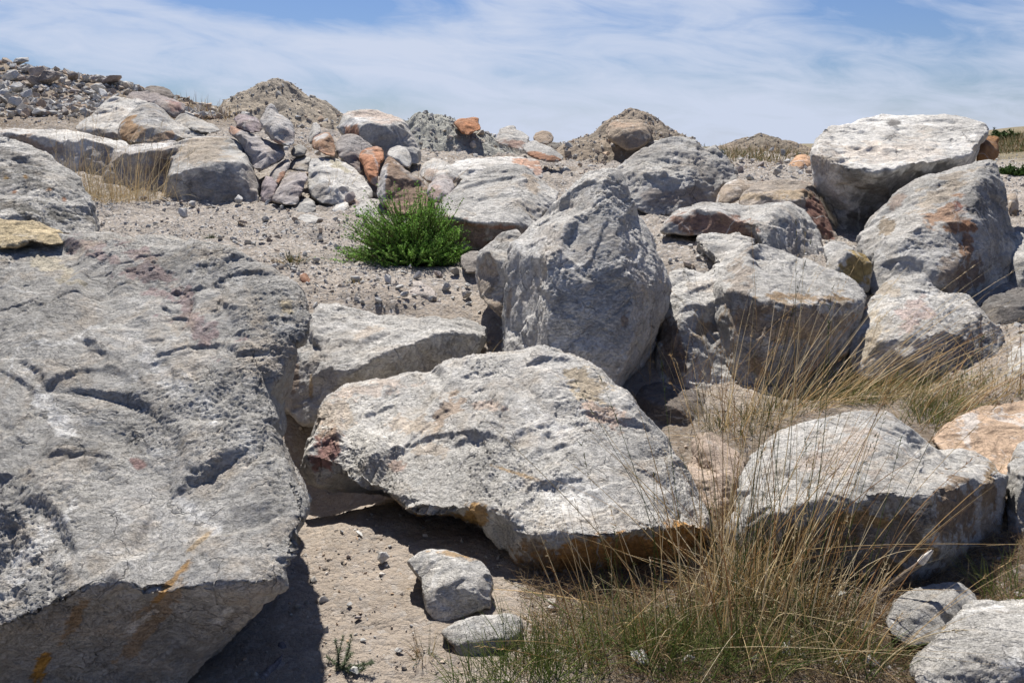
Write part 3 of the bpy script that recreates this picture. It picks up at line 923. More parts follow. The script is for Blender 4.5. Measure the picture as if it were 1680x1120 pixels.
rock('boulder', 'broad grey rock in the bottom right corner, veined white', 'boulder',
     '1576,990,3.25 1600,985,3.3 1640,987,3.3 1680,986,3.3 1830,980,3.3 1850,1190,2.6 1560,1190,2.6 1520,1150,2.7 1498,1105,2.8 1500,1080,2.86 1526,1062,2.92 1545,1042,3.0 1560,1022,3.08 1571,1008,3.15',
     ['1498,1105 1580,1080,2.75 1700,1075,2.7 1840,1070,2.75', '1600,985 1610,1030,2.95 1580,1080', '1610,1030 1680,1020,2.95 1830,980'], T=.5, tone=.82, terr=.8, rough=1.1, dep=(0, .88),
     stains_shade=[((1620, 1000, 24, 6, 0), C_WHITE, .7, 1), ((1650, 1090, 60, 14, 20), C_WHITE, .6, 1)])
rock('rock', 'gritty pinkish tan rock between the centre slab and the white topped boulder', 'rock',
     '1138,750,4.35 1136,725,4.45 1145,713,4.5 1165,709,4.5 1180,715,4.48 1192,727,4.42 1210,742,4.35 1224,755,4.3 1222,790,4.1 1205,830,3.9 1190,860,3.8 1170,845,3.8 1150,820,3.9 1120,790,4.0 1112,775,4.1 1125,760,4.25',
     ['1136,725 1165,745,4.2 1190,780,4.0 1190,860', '1165,709 1165,745'], T=.3, base=(.42, .33, .26), rough=1.5, big=.4, terr=0)
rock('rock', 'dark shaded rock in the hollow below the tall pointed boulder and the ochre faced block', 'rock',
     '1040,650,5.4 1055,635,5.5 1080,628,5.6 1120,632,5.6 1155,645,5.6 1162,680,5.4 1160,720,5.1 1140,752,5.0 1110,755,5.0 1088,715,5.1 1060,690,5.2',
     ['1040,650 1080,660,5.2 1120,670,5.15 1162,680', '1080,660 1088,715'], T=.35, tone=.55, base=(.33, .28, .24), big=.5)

# ---- middle distance, right
rock('boulder', 'pale stepped slab boulder between the tall pointed boulder and the ochre faced block', 'boulder',
     '1093,470,6.5 1096,452,6.6 1121,443,6.65 1140,446,6.65 1160,446,6.65 1172,435,6.75 1160,412,7.1 1140,396,7.3 1150,388,7.5 1163,385,7.6 1200,386,7.6 1239,395,7.4 1225,410,7.1 1215,440,6.7 1212,500,6.4 1212,600,6.0 1208,640,5.8 1150,645,5.75 1120,642,5.75 1090,640,5.8 1076,628,5.85 1079,590,6.0 1085,540,6.15 1097,505,6.3',
     ['1097,505 1110,500,6.2 1140,490,6.25 1170,482,6.3 1212,500', '1110,500 1120,540,6.0 1132,590,5.88 1142,642,5.75', '1079,590 1085,540', '1172,435 1182,465,6.45 1170,482'],
     T=.7, tone=1.12, terr=.9,
     stains_shade=[((1100, 580, 22, 70, -12), C_BROWN, .85, .4), ((1156, 540, 20, 18, 0), (.38, .27, .15), .7, .8), ((1150, 470, 30, 10, 0), C_TAN, .4)])  # brown of the left face includes its shade, painted in
rock('boulder', 'big block boulder right of centre with bright top and rough ochre brown front face', 'boulder',
     '1181,452,6.6 1195,435,6.7 1210,422,6.75 1225,410,6.8 1243,402,6.9 1262,404,6.95 1283,411,6.95 1300,420,6.95 1324,427,6.95 1345,436,6.95 1364,443,6.9 1382,451,6.8 1397,460,6.7 1412,475,6.55 1418,484,6.45 1416,500,6.35 1409,524,6.3 1401,549,6.25 1399,577,6.2 1385,590,6.15 1364,600,6.0 1336,612,5.9 1300,630,5.8 1260,640,5.75 1215,640,5.75 1198,612,5.9 1180,600,6.0 1172,560,6.2 1166,510,6.35 1168,475,6.5',
     ['1181,452 1190,475,6.15 1200,515,6.0 1196,545,5.95 1205,580,5.88 1215,640', '1190,475 1212,482,6.0 1251,486,5.92 1283,493,5.9 1324,496,5.92 1356,495,6.0 1380,500,6.1 1416,500', '1243,402 1228,440,6.4 1212,482', '1364,443 1345,470,6.3 1324,496',
      '1251,486 1255,560,5.75 1260,640', '1356,495 1362,550,5.95 1364,600'],
     T=.7, tone=1.05, terr=.5,
     stains_shade=[((1215, 455, 24, 36, 20), (.38, .30, .23), .6, .7), ((1290, 530, 95, 36, 4), (.42, .30, .18), .75, .55), ((1380, 535, 24, 40, 0), (.33, .24, .14), .6, .8), ((1300, 595, 80, 28, 0), (.33, .30, .26), .6, 1), ((1215, 580, 30, 30, 0), (.3, .29, .27), .6, .8), ((1235, 600, 26, 14, 30), C_OCH, .6, .8), ((1320, 490, 90, 6, 3), C_OCH, .7, .8)])
rock('boulder', 'long grey boulder with a low red brown front edge behind the ochre faced block', 'boulder',
     '1084,378,7.75 1092,366,7.9 1105,354,8.1 1120,344,8.3 1134,338,8.6 1178,334,8.8 1227,336,8.8 1260,332,8.85 1300,333,8.8 1320,345,8.6 1336,366,8.4 1345,385,8.25 1350,405,8.1 1356,430,7.95 1358,452,7.8 1300,470,7.3 1243,440,7.4 1240,415,7.5 1239,395,7.6 1220,392,7.68 1202,388,7.7 1162,388,7.7 1120,383,7.72 1089,384,7.75',
     ['1084,378 1105,360,7.8 1138,345,7.85 1165,345,7.8 1194,350,7.75 1215,358,7.7 1235,366,7.6 1243,390,7.45 1239,395', '1235,366 1262,352,7.75 1285,338,8.3 1300,333', '1243,390 1262,420,7.3 1300,470', '1105,354 1105,360'],
     T=.6, tone=1.0, stains_shade=[((1165, 367, 75, 20, 4), (.25, .15, .11), .95, .3), ((1220, 382, 22, 12, 10), (.25, .14, .10), .9, .3), ((1310, 400, 30, 40, 0), (.33, .29, .26), .5, 1), ((1285, 390, 5, 24, -20), C_WHITE, .8, .6)])
rock('rock', 'tan block with a steep dark red right face in front of the giant tabular boulder', 'rock',
     '1216,328,9.2 1222,312,9.4 1243,299,9.7 1283,296,9.7 1327,296,9.6 1336,308,9.5 1345,325,9.4 1356,350,9.2 1368,375,9.0 1378,398,8.9 1352,402,8.7 1330,390,8.7 1300,380,8.7 1220,350,8.9',
     ['1216,328 1250,320,9.0 1290,322,9.0 1312,330,8.9 1327,296', '1312,330 1325,365,8.75 1330,390'], T=.5, base=(.42, .36, .30), big=.6,
     stains_shade=[((1345, 360, 18, 56, -22), (.24, .12, .09), .95, .3), ((1295, 320, 34, 10, 0), (.46, .34, .20), .7, .7), ((1240, 322, 24, 8, 0), (.44, .33, .2), .6, .7)])
rock('rock', 'small brown faced rock between the jagged grey boulder and the tan block', 'rock',
     '1173,333,9.9 1180,315,10.0 1190,300,10.1 1206,294,10.2 1225,297,10.2 1244,300,10.2 1240,312,10.0 1222,322,9.8 1205,332,9.7 1190,337,9.7', ['1173,333 1190,318,9.8 1215,306,9.9 1244,300'], T=.3, tone=.8, base=(.42, .34, .26), big=.4)
rock('rock', 'wedge shaped rock with an ochre right face tucked between the two big right boulders', 'rock',
     '1350,405,7.3 1365,397,7.4 1381,398,7.4 1395,404,7.35 1409,413,7.3 1425,423,7.2 1431,443,7.1 1425,478,7.0 1410,482,6.9 1385,465,6.9 1360,450,7.0',
     ['1350,405 1375,425,7.0 1366,446,6.95', '1395,404 1392,415,7.02 1375,440,6.92 1385,465', '1375,425 1392,415'], T=.4, tone=1.0, big=.5,
     stains_shade=[((1405, 442, 28, 36, 0), (.33, .23, .08), .95, .3)])
rock('boulder', 'jagged grey boulder on the skyline just right of the tall pointed boulder', 'boulder',
     '1000,300,10.6 1012,277,10.8 1025,265,10.9 1040,255,11.0 1050,247,11.0 1061,243,11.05 1078,235,11.1 1093,229,11.1 1117,227,11.1 1130,229,11.0 1142,229,11.0 1150,240,10.9 1160,245,10.9 1174,239,10.9 1186,257,10.8 1196,270,10.7 1206,280,10.6 1214,292,10.5 1203,300,10.4 1190,305,10.35 1182,314,10.3 1174,335,10.2 1160,345,10.1 1120,350,10.0 1097,353,10.0 1061,352,10.0 1045,340,10.05 1024,324,10.2',
     ['1012,277 1040,290,10.45 1070,310,10.2 1061,352', '1093,229 1100,260,10.6 1085,285,10.3 1070,310', '1142,229 1130,262,10.5 1130,300,10.15 1120,350', '1085,285 1130,300 1182,314', '1160,245 1155,275,10.5 1130,300', '1186,257 1155,275'],
     T=1.0, tone=.93, rough=1.9, big=.9, terr=.8, stains_shade=[((1140, 325, 40, 20, 0), (.26, .22, .19), .7), ((1085, 325, 40, 14, 10), (.27, .22, .18), .6)])
rock('boulder', 'giant tabular boulder on the right skyline with broad white top and dark overhanging front', 'boulder',
     '1332,255,9.6 1335,240,9.8 1342,228,10.0 1350,217,10.3 1360,208,10.6 1375,210,10.7 1389,208,10.9 1409,200,11.1 1425,195,11.2 1445,190,11.3 1465,192,11.3 1486,192,11.3 1510,190,11.3 1538,188,11.3 1560,190,11.2 1575,192,11.1 1592,197,11.0 1607,203,10.8 1615,207,10.6 1619,213,10.4 1617,226,10.2 1609,237,10.0 1600,252,9.9 1590,275,9.8 1560,300,9.7 1500,330,9.6 1466,350,9.5 1430,380,9.5 1405,403,9.5 1390,404,9.5 1377,395,9.5 1368,372,9.5 1360,350,9.5 1345,335,9.6 1336,320,9.6 1333,285,9.6',
     ['1335,240 1350,246,9.4 1368,252,9.25 1374,264,9.15 1390,272,9.08 1405,277,9.0 1432,281,8.95 1457,279,8.95 1482,275,9.0 1510,269,9.1 1530,266,9.2 1567,263,9.35 1588,257,9.5 1596,245,9.65 1608,232,9.8 1617,220,10.1', '1374,264 1390,295,9.15 1408,312,9.25 1395,340,9.3 1380,352,9.4 1377,395',
      '1457,279 1450,330,9.25 1430,380', '1350,246 1350,300,9.35 1345,335', '1445,190 1440,230,10.0 1432,281', '1538,188 1530,225,10.1 1530,266'],
     T=1.6, tone=1.17, rough=.9, terr=.45, bed=.4,
     stains_shade=[((1460, 320, 80, 40, -25), (.15, .145, .14), .8, .3), ((1530, 290, 60, 16, -20), (.15, .145, .14), .8, .3), ((1415, 370, 30, 40, 0), (.15, .14, .125), .7, .4), ((1400, 285, 26, 16, 0), (.17, .165, .155), .7, .5), ((1352, 262, 24, 24, 0), (.27, .25, .23), .7, .7),  # dark greys paint the shade of the overhanging front
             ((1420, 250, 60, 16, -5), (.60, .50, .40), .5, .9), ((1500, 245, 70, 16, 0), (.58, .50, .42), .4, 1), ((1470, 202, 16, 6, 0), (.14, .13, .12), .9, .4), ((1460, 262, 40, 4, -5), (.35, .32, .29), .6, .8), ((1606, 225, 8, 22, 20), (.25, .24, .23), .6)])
rock('rock', 'rust brown layered rock sticking out behind the right end of the giant tabular boulder', 'rock',
     '1600,240,11.0 1612,228,11.1 1622,223,11.2 1632,223,11.2 1640,226,11.1 1636,236,11.0 1639,245,10.9 1637,258,10.8 1625,266,10.6 1603,268,10.6', ['1600,240 1618,242,10.7 1636,236', '1603,252,10.6 1620,255,10.6 1637,258'], T=.4, base=(.30, .15, .06), big=.4, terr=1.2)
rock('boulder', 'big slanting boulder at the right with an orange rust hollow near its top', 'boulder',
     '1399,408,7.6 1412,385,7.75 1429,362,7.9 1445,348,8.0 1462,334,8.1 1468,322,8.25 1478,312,8.35 1500,302,8.4 1526,290,8.45 1548,283,8.5 1567,277,8.5 1585,269,8.5 1603,266,8.5 1620,264,8.5 1632,266,8.5 1640,278,8.4 1644,290,8.35 1650,322,8.2 1656,350,8.1 1662,375,8.0 1672,400,7.9 1676,440,7.7 1660,470,7.5 1630,490,7.4 1600,500,7.2 1560,500,7.0 1520,490,6.9 1470,480,6.9 1430,482,6.95 1425,460,7.1 1430,440,7.2 1420,425,7.4',
     ['1603,266 1610,300,8.0 1600,335,7.6 1585,365,7.45 1560,385,7.35 1540,380,7.3 1500,372,7.3 1480,400,7.15 1470,480', '1585,365 1590,420,7.2 1560,500', '1560,385 1575,400,7.32 1582,420,7.12 1560,440,6.95 1542,455,6.85 1520,490', '1526,290 1530,330,7.8 1500,372', '1610,300 1650,322', '1600,335 1630,400,7.45 1630,490', '1462,334 1490,350,7.7 1500,372'],
     T=1.2, tone=1.08, rough=1.2, terr=.7,
     stains_shade=[((1560, 350, 44, 22, -25), (.42, .25, .15), .85, .6), ((1545, 315, 60, 18, -28), (.45, .37, .28), .7, .8), ((1575, 372, 36, 10, -5), (.32, .15, .07), .9, .5), ((1572, 340, 8, 14, 0), (.28, .13, .11), .8), ((1585, 400, 12, 30, 0), (.28, .15, .08), .9, .4), ((1565, 450, 24, 34, 20), (.30, .23, .17), .8, .5),
             ((1455, 372, 14, 14, 0), (.27, .21, .14), .85, .5), ((1470, 330, 20, 8, -45), (.36, .24, .17), .6), ((1600, 335, 24, 22, 0), (.17, .165, .16), .7, .5), ((1640, 380, 18, 90, -8), (.24, .235, .23), .5, .8), ((1590, 460, 26, 36, 10), (.22, .15, .11), .8, .6)])  # dark greys and browns on the right side include painted shade
rock('boulder', 'rough pinkish grey boulder below the slanting right boulder, with a shaded right face', 'boulder',
     '1397,580,6.1 1401,553,6.2 1409,532,6.3 1425,504,6.5 1438,480,6.7 1448,466,6.8 1466,455,6.85 1490,452,6.85 1518,452,6.8 1530,466,6.7 1542,476,6.6 1555,484,6.55 1583,484,6.55 1597,492,6.5 1607,502,6.4 1623,520,6.3 1638,542,6.2 1642,565,6.1 1636,590,5.95 1628,620,5.9 1560,640,5.8 1500,640,5.8 1440,630,5.8 1400,612,5.9',
     ['1448,466 1455,500,6.3 1440,560,5.95 1440,630', '1518,452 1510,500,6.2 1495,545,5.9 1487,572,5.82 1500,590,5.78 1500,640', '1487,572 1510,562,5.85 1530,545,5.95 1551,536,6.0 1587,523,6.1 1610,525,6.2 1638,542', '1455,500 1510,500 1555,484'],
     T=.7, tone=1.05, rough=1.3, stains_shade=[((1500, 520, 24, 36, 20), (.44, .33, .29), .7, .8), ((1425, 560, 24, 44, 10), (.46, .38, .27), .7, .8), ((1460, 475, 24, 14, 0), (.46, .37, .26), .6), ((1570, 580, 60, 34, -10), (.17, .17, .175), .8, .4), ((1480, 600, 40, 14, 0), C_TAN, .5)])  # the cool dark grey is shade painted on the right face
rock('boulder', 'grey rock cut by the right edge beside the slanting boulder', 'boulder',
     '1660,385,7.9 1668,378,8.0 1690,390,8.0 1800,400,8.0 1800,500,7.4 1690,505,7.3 1660,490,7.4 1655,450,7.6 1655,410,7.75', ['1655,410 1680,420,7.55 1700,415,7.5 1800,420,7.6', '1680,420 1675,460,7.4 1690,505'], T=.5, tone=.95)
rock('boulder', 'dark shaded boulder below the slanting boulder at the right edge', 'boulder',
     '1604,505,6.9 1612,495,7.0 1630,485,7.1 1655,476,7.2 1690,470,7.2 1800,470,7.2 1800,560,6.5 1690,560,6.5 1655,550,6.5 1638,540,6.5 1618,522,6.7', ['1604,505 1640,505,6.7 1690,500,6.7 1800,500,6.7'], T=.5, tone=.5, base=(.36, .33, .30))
rock('rock', 'low pale rock in dry grass at the right edge above the orange tan boulder', 'rock',
     '1628,600,6.0 1640,580,6.1 1655,562,6.15 1675,550,6.2 1760,540,6.2 1760,660,5.5 1700,680,5.4 1650,672,5.4 1625,655,5.5 1618,630,5.7', ['1618,630 1650,610,5.7 1680,600,5.65 1760,590,5.7', '1650,610 1650,672'], T=.4, tone=1.05, stains_shade=[((1660, 560, 20, 10, 0), C_TAN, .7)])
rock('rock', 'small split stone with an orange underside on the right slope beside the slanting boulder', 'rock', snap=True, outline=
     '1651,322,9.2 1658,316,9.3 1668,317,9.3 1671,335,9.1 1672,352,9.0 1664,358,8.9 1655,350,9.0', lines=['1651,322 1660,332,9.0 1671,335'], T=.2, base=(.42, .34, .26), big=.3, stains_shade=[((1666, 350, 8, 8, 0), C_OCH, .8)])
rock('rock', 'rounded orange stone on the flat ground left of the giant tabular boulder', 'rock', snap=True, outline=
     '1290,276,14.6 1299,264,14.8 1308,254,15 1320,253,15 1331,256,15 1335,266,14.8 1332,275,14.6 1316,280,14.4 1298,281,14.4', lines=['1299,264 1316,268,14.5 1335,266'], T=.4, base=(.48, .29, .17), big=.6)
rock('boulder', 'round topped white boulder with a reddish shaded base behind the green bush', 'boulder',
     '716,352,8.6 722,335,8.9 733,323,9.1 742,310,9.25 753,300,9.4 770,294,9.5 787,285,9.6 800,277,9.7 813,272,9.8 830,270,9.8 847,271,9.8 860,274,9.7 870,280,9.6 884,290,9.5 893,300,9.4 905,306,9.3 915,313,9.2 912,333,9.0 895,350,8.7 885,365,8.5 870,385,8.3 850,395,8.2 825,405,8.2 793,412,8.15 767,412,8.15 740,400,8.2 722,385,8.3 714,368,8.45',
     ['716,352 735,354,8.25 753,359,8.15 775,363,8.08 793,364,8.05 815,362,8.05 833,361,8.1 850,367,8.15 870,375,8.25', '793,364 795,390,8.1 793,412', '787,285 795,320,8.75 793,364', '847,271 850,310,8.9 833,361', '893,300 868,330,8.7 850,367'],
     T=.9, tone=1.18, rough=1.0, terr=.8, bed=1.2,
     stains_shade=[((770, 385, 50, 22, 0), (.27, .18, .14), .9, .4), ((840, 380, 44, 14, 10), (.22, .18, .16), .8, .4), ((870, 300, 26, 12, 50), (.48, .38, .28), .7, .7), ((730, 362, 16, 8, 0), (.42, .25, .18), .7), ((780, 370, 60, 4, 3), C_RUST, .6, .7), ((815, 400, 24, 8, 0), (.3, .19, .13), .8)])  # dark patches on the base mix reddish stain with painted shade
rock('rock', 'grey brown stone wedged between the white boulder and the tall pointed boulder', 'rock',
     '756,420,7.5 770,413,7.7 785,411,7.7 797,412,7.6 800,425,7.3 790,437,7.2 782,449,7.1 765,448,7.1 757,436,7.3', ['756,420 775,426,7.25 790,423,7.25 800,425', '775,426 765,448'], T=.25, tone=.85, big=.3, base=(.38, .34, .30))
rock('rock', 'thin flat pale stone on the gravel edge above the low broad slab', 'rock', snap=True, outline=
     '672,494,6.6 682,490,6.7 697,489,6.7 720,494,6.65 740,500,6.6 738,510,6.4 722,517,6.3 703,516,6.3 688,508,6.35', lines=['672,494 700,507,6.33 740,505,6.4'], T=.15, tone=1.2, big=.3)
rock('rock', 'brown faced flat stone resting beside the thin pale stone, left of the tall pointed boulder', 'rock', snap=True, outline=
     '736,511,6.4 750,503,6.5 765,496,6.6 780,491,6.6 789,498,6.5 792,512,6.3 794,532,6.15 775,530,6.15 755,524,6.2 740,520,6.25', lines=['736,511 760,508,6.28 789,506,6.3'], T=.2, tone=.85, base=(.36, .29, .23), big=.3)
rock('rock', 'pale pinkish stone on the gravel below the green bush', 'rock', snap=True, outline=
     '655,487,6.9 658,475,7.0 668,467,7.1 680,461,7.15 692,462,7.15 705,470,7.1 716,480,7.0 716,492,6.85 700,497,6.8 672,496,6.8', lines=['655,487 680,480,6.85 716,486,6.85', '680,461 680,480'], T=.2, tone=1.1, base=(.42, .37, .33), big=.3)
rock('rock', 'pale stone at the lower left foot of the green bush', 'rock', snap=True, outline=
     '602,409,8.3 608,400,8.45 620,397,8.5 633,399,8.45 640,405,8.35 637,415,8.15 622,419,8.1 607,416,8.15', lines=['602,409 620,408,8.15 640,409,8.2'], T=.18, tone=1.1, base=(.42, .38, .34), big=.3)
rock('rock', 'red brown stone on the gravel above the right shoulder of the foreground boulder', 'rock', snap=True, outline=
     '490,452,6.9 495,446,7.0 503,448,7.0 511,460,6.9 517,470,6.8 505,471,6.75 494,462,6.8', lines=['490,452 500,456,6.82 517,470'], T=.1, base=(.30, .14, .08), big=.25)

# ---- middle distance, left and centre
rock('boulder', 'long flat slab boulder at the far left, white on top, behind dry grass', 'boulder',
     '-60,214,13.2 0,213,13.3 37,213,13.3 70,211,13.4 100,213,13.4 125,218,13.3 150,222,13.2 175,229,13.0 200,234,12.8 212,240,12.6 205,255,12.2 190,300,12.0 180,340,11.9 100,340,11.9 0,300,12.0 -60,280,12.0',
     ['-60,218,12.6 0,217,12.6 45,219,12.5 75,224,12.4 110,229,12.3 135,229,12.3 160,232,12.3 185,237,12.3 212,240', '135,229 120,270,12.1 100,340', '45,219 40,260,12.3 0,300'],
     T=.8, tone=1.1, stains_shade=[((50, 235, 50, 16, 15), (.27, .19, .13), .8, .6), ((160, 270, 50, 36, 0), (.24, .22, .20), .7, .8), ((100, 260, 26, 20, 0), (.36, .31, .26), .6, .8)])
rock('boulder', 'brownish block boulder with a narrow white top behind the dry grass at the left', 'boulder',
     '160,330,11.6 170,290,11.7 182,262,11.9 184,247,12.2 200,241,12.5 240,237,12.6 280,232,12.6 292,236,12.4 296,260,12.1 300,340,11.7 200,345,11.6', ['182,262 200,252,11.8 240,248,11.85 278,243,11.9 292,240,12.0', '240,248 235,300,11.7 230,345,11.6'],
     T=.7, tone=1.0, base=(.38, .35, .32), stains_shade=[((260, 280, 30, 50, 0), (.33, .25, .18), .7, .8), ((220, 280, 20, 24, 0), (.42, .35, .27), .6, .9), ((235, 242, 60, 5, -6), C_WHITE, .8, .2)])
rock('boulder', 'big smooth block boulder with a tan sloping top and dark grey front left of centre', 'boulder',
     '268,325,11.3 272,290,11.4 278,262,11.7 283,236,12.1 300,231,12.3 318,227,12.4 333,224,12.5 350,224,12.5 367,225,12.5 380,228,12.5 390,230,12.4 396,238,12.3 400,247,12.1 408,262,11.9 413,273,11.7 420,290,11.6 424,303,11.5 424,327,11.3 422,345,11.2 300,345,11.2',
     ['278,290,11.3 295,283,11.25 320,272,11.3 345,268,11.35 377,266,11.4 395,267,11.5 408,262', '283,236 290,265,11.7 295,283', '345,268 350,310,11.15 350,345,11.1', '395,267 405,300,11.35 405,345,11.2'],
     T=.9, tone=.95, rough=.7, terr=.2, stains_shade=[((335, 248, 55, 22, -8), (.42, .35, .27), .8, .4), ((350, 310, 60, 36, 0), (.21, .205, .20), .75, .3), ((410, 300, 12, 30, -10), (.25, .22, .20), .6)])  # dark greys carry the shade of the front in the colour
rock('boulder', 'light grey humped boulder below the rubble slope at the upper left', 'boulder',
     '122,212,14.6 130,203,14.8 145,194,15 158,183,15.2 162,172,15.4 175,165,15.6 190,159,15.7 210,163,15.6 228,166,15.5 245,170,15.4 245,195,15 225,215,14.6 205,234,14.2 165,226,14.2 140,219,14.3',
     ['122,212 145,206,14.4 165,208,14.3 190,212,14.3 205,234', '158,183 168,200,14.7 165,208', '190,159 200,185,14.8 190,212'], T=.8, tone=1.1, big=1.3, rough=1.2, stains_shade=[((165, 220, 30, 8, 8), (.28, .22, .17), .8, .7)])
rock('boulder', 'grey boulder with a rusty brown left flank in front of the light humped boulder', 'boulder',
     '195,222,13.8 197,205,14 204,197,14.1 213,188,14.3 225,177,14.6 236,170,14.8 248,170,14.8 260,174,14.7 272,184,14.6 284,194,14.5 300,204,14.4 320,210,14.3 343,217,14.2 335,224,13.9 300,228,13.7 280,233,13.5 250,237,13.4 220,236,13.4 205,230,13.6',
     ['236,170 232,190,14.0 236,215,13.5 220,236', '204,197 232,190', '284,194 268,208,13.7 280,233', '236,215 268,208 320,210'], T=.8, tone=.92, big=1.2, rough=1.1,
     stains_shade=[((213, 213, 20, 20, 10), (.36, .22, .11), .9, .6), ((262, 226, 24, 8, -20), (.33, .2, .11), .8, .6), ((255, 190, 24, 18, 20), (.25, .25, .26), .5, .8)])
rock('boulder', 'dark grey topped rock against the sky at the upper left beside the humped boulder', 'boulder',
     '205,168,15.8 210,157,16 218,151,16.2 235,150,16.3 250,152,16.3 262,155,16.2 278,160,16.1 290,165,16 300,170,15.9 304,172,15.8 302,184,15.6 294,190,15.4 284,193,15.2 270,182,15.2 250,171,15.4 236,170,15.4',
     ['210,157 240,161,15.7 262,165,15.5 280,172,15.4 302,184', '240,161 250,171'], T=.7, tone=.8, big=1.1, base=(.38, .33, .31), stains_shade=[((285, 175, 12, 10, 0), (.25, .13, .11), .7)])
rock('rock', 'small dark rock perched on the skyline right of the rubble slope', 'rock',
     '232,149,16.6 240,143,16.8 255,141,16.8 268,142,16.8 278,148,16.6 287,157,16.4 282,163,16.2 262,157,16.2 246,154,16.2', ['232,149 258,149,16.4 287,157'], T=.4, tone=.65, base=(.34, .29, .25), big=.8, rough=1.4)
rock('rock', 'flat grey rock in the low saddle left of the sandy heap', 'rock',
     '285,200,14.8 292,190,15 302,187,15 312,190,15 325,195,14.8 340,200,14.7 352,206,14.5 362,214,14.3 345,219,14 320,214,14 300,208,14.3', ['285,200 310,202,14.4 362,214'], T=.5, tone=.85, big=.8)
rock('boulder', 'slanting mauve grey boulder leaning left of the pile in front of the sandy heap', 'boulder',
     '374,215,12.6 380,207,12.8 393,211,12.7 408,217,12.5 420,222,12.4 432,229,12.3 445,234,12.3 463,238,12.2 468,250,12.0 462,262,11.9 450,268,11.8 443,273,11.7 427,281,11.6 413,274,11.8 408,262,12.0 400,247,12.2 390,232,12.3 380,224,12.4',
     ['380,207 396,222,12.2 415,238,12.0 440,250,11.85 468,250', '396,222 408,262'], T=.6, tone=.9, base=(.37, .34, .33), big=.8, stains_shade=[((384, 213, 10, 8, 0), (.44, .25, .16), .8)])
rock('rock', 'purplish rock on top of the slanting mauve grey boulder', 'rock',
     '383,195,12.9 390,187,13.1 402,187,13.1 412,190,13.0 424,196,12.9 430,208,12.7 428,216,12.5 412,219,12.4 398,213,12.5 388,207,12.6', ['383,195 400,198,12.6 430,208'], T=.4, tone=.85, base=(.34, .28, .29), big=.6)
rock('rock', 'pale peaked rock standing on the pile in front of the sandy heap', 'rock',
     '426,198,12.6 433,186,12.8 438,176,12.9 443,169,13 450,174,13 455,183,12.9 462,190,12.8 475,196,12.7 481,206,12.5 484,222,12.3 481,236,12.1 470,239,12 455,234,12 443,229,12.1 435,217,12.3 430,206,12.4',
     ['443,169 445,195,12.4 448,215,12.1 455,234', '462,190 462,205,12.2 455,234', '445,195 462,205'], T=.5, tone=1.15, big=.6, base=(.39, .375, .36), stains_shade=[((455, 233, 16, 5, 10), C_RUST, .6), ((472, 222, 12, 14, 0), (.33, .28, .27), .6)])
rock('rock', 'orange brown block with a white top in the middle of the boulder pile', 'rock',
     '512,236,12.4 514,226,12.6 522,221,12.7 532,218,12.7 541,219,12.6 546,230,12.4 551,243,12.2 551,258,12.0 535,254,12 522,247,12.1 513,245,12.2', ['512,236 525,231,12.2 541,226,12.3 546,230', '525,231 525,248,12.05'], T=.4, base=(.34, .18, .10), big=.5, stains_shade=[((528, 225, 16, 6, -10), C_WHITE, .9, .4)])
rock('rock', 'narrow white upright stone behind the orange brown block of the pile', 'rock',
     '505,232,12.9 508,215,13.1 513,202,13.2 520,200,13.2 526,206,13.1 527,218,12.9 520,226,12.8 510,238,12.7', ['513,202 515,220,12.8 510,238'], T=.25, tone=1.2, big=.4)
rock('boulder', 'large pale pink topped boulder with a dark front at the skyline between the two heaps', 'boulder',
     '556,213,13.8 560,200,14.1 564,187,14.5 575,181,14.7 590,180,14.8 605,180,14.8 618,181,14.8 627,186,14.7 640,188,14.6 652,194,14.4 663,200,14.2 670,206,14.0 676,222,13.8 683,235,13.6 689,252,13.4 688,268,13.3 660,270,13.2 625,262,13.2 600,248,13.2 577,232,13.4 565,224,13.6',
     ['564,187 575,193,13.8 587,196,13.5 605,202,13.3 627,205,13.3 645,203,13.4 660,202,13.6 670,206', '587,196 590,214,13.2 577,232', '645,203 650,240,13.25 660,270', '556,213 570,205,13.6 587,196', '627,205 625,262'],
     T=1.0, tone=1.0, rough=.8, stains_shade=[((615, 190, 50, 12, 6), (.54, .44, .37), .9, .4), ((577, 215, 16, 12, 20), (.36, .17, .09), .9, .5), ((640, 235, 40, 26, 0), (.24, .235, .235), .7, .4), ((585, 200, 24, 7, -15), C_WHITE, .8, .6)])
rock('rock', 'grey faceted rock leaning under the pink topped boulder', 'rock',
     '551,236,12.6 560,226,12.8 572,220,12.9 585,222,12.8 600,232,12.7 612,240,12.5 600,262,12.2 597,290,11.9 585,282,11.9 570,268,12 556,258,12.1 552,250,12.3', ['551,236 575,240,12.2 600,232', '575,240 585,282'], T=.5, tone=.85, big=.6, base=(.37, .34, .32), stains_shade=[((575, 260, 24, 14, 20), (.28, .22, .19), .7)])
rock('rock', 'bright orange rust rock between the wedge of pale rock and the brown pyramid rock', 'rock',
     '588,258,12 592,249,12.2 603,243,12.3 614,238,12.4 623,243,12.3 631,252,12.1 630,262,11.9 622,275,11.7 620,290,11.5 619,304,11.4 608,302,11.4 600,290,11.5 597,275,11.7 590,266,11.9', ['588,258 606,262,11.75 631,252', '606,262 604,285,11.4 608,302'], T=.4, base=(.42, .20, .11), big=.5, rough=1.6,
     stains_shade=[((603, 250, 14, 6, -20), (.36, .33, .30), .6, 1), ((616, 298, 10, 10, 0), (.40, .37, .35), .8)])
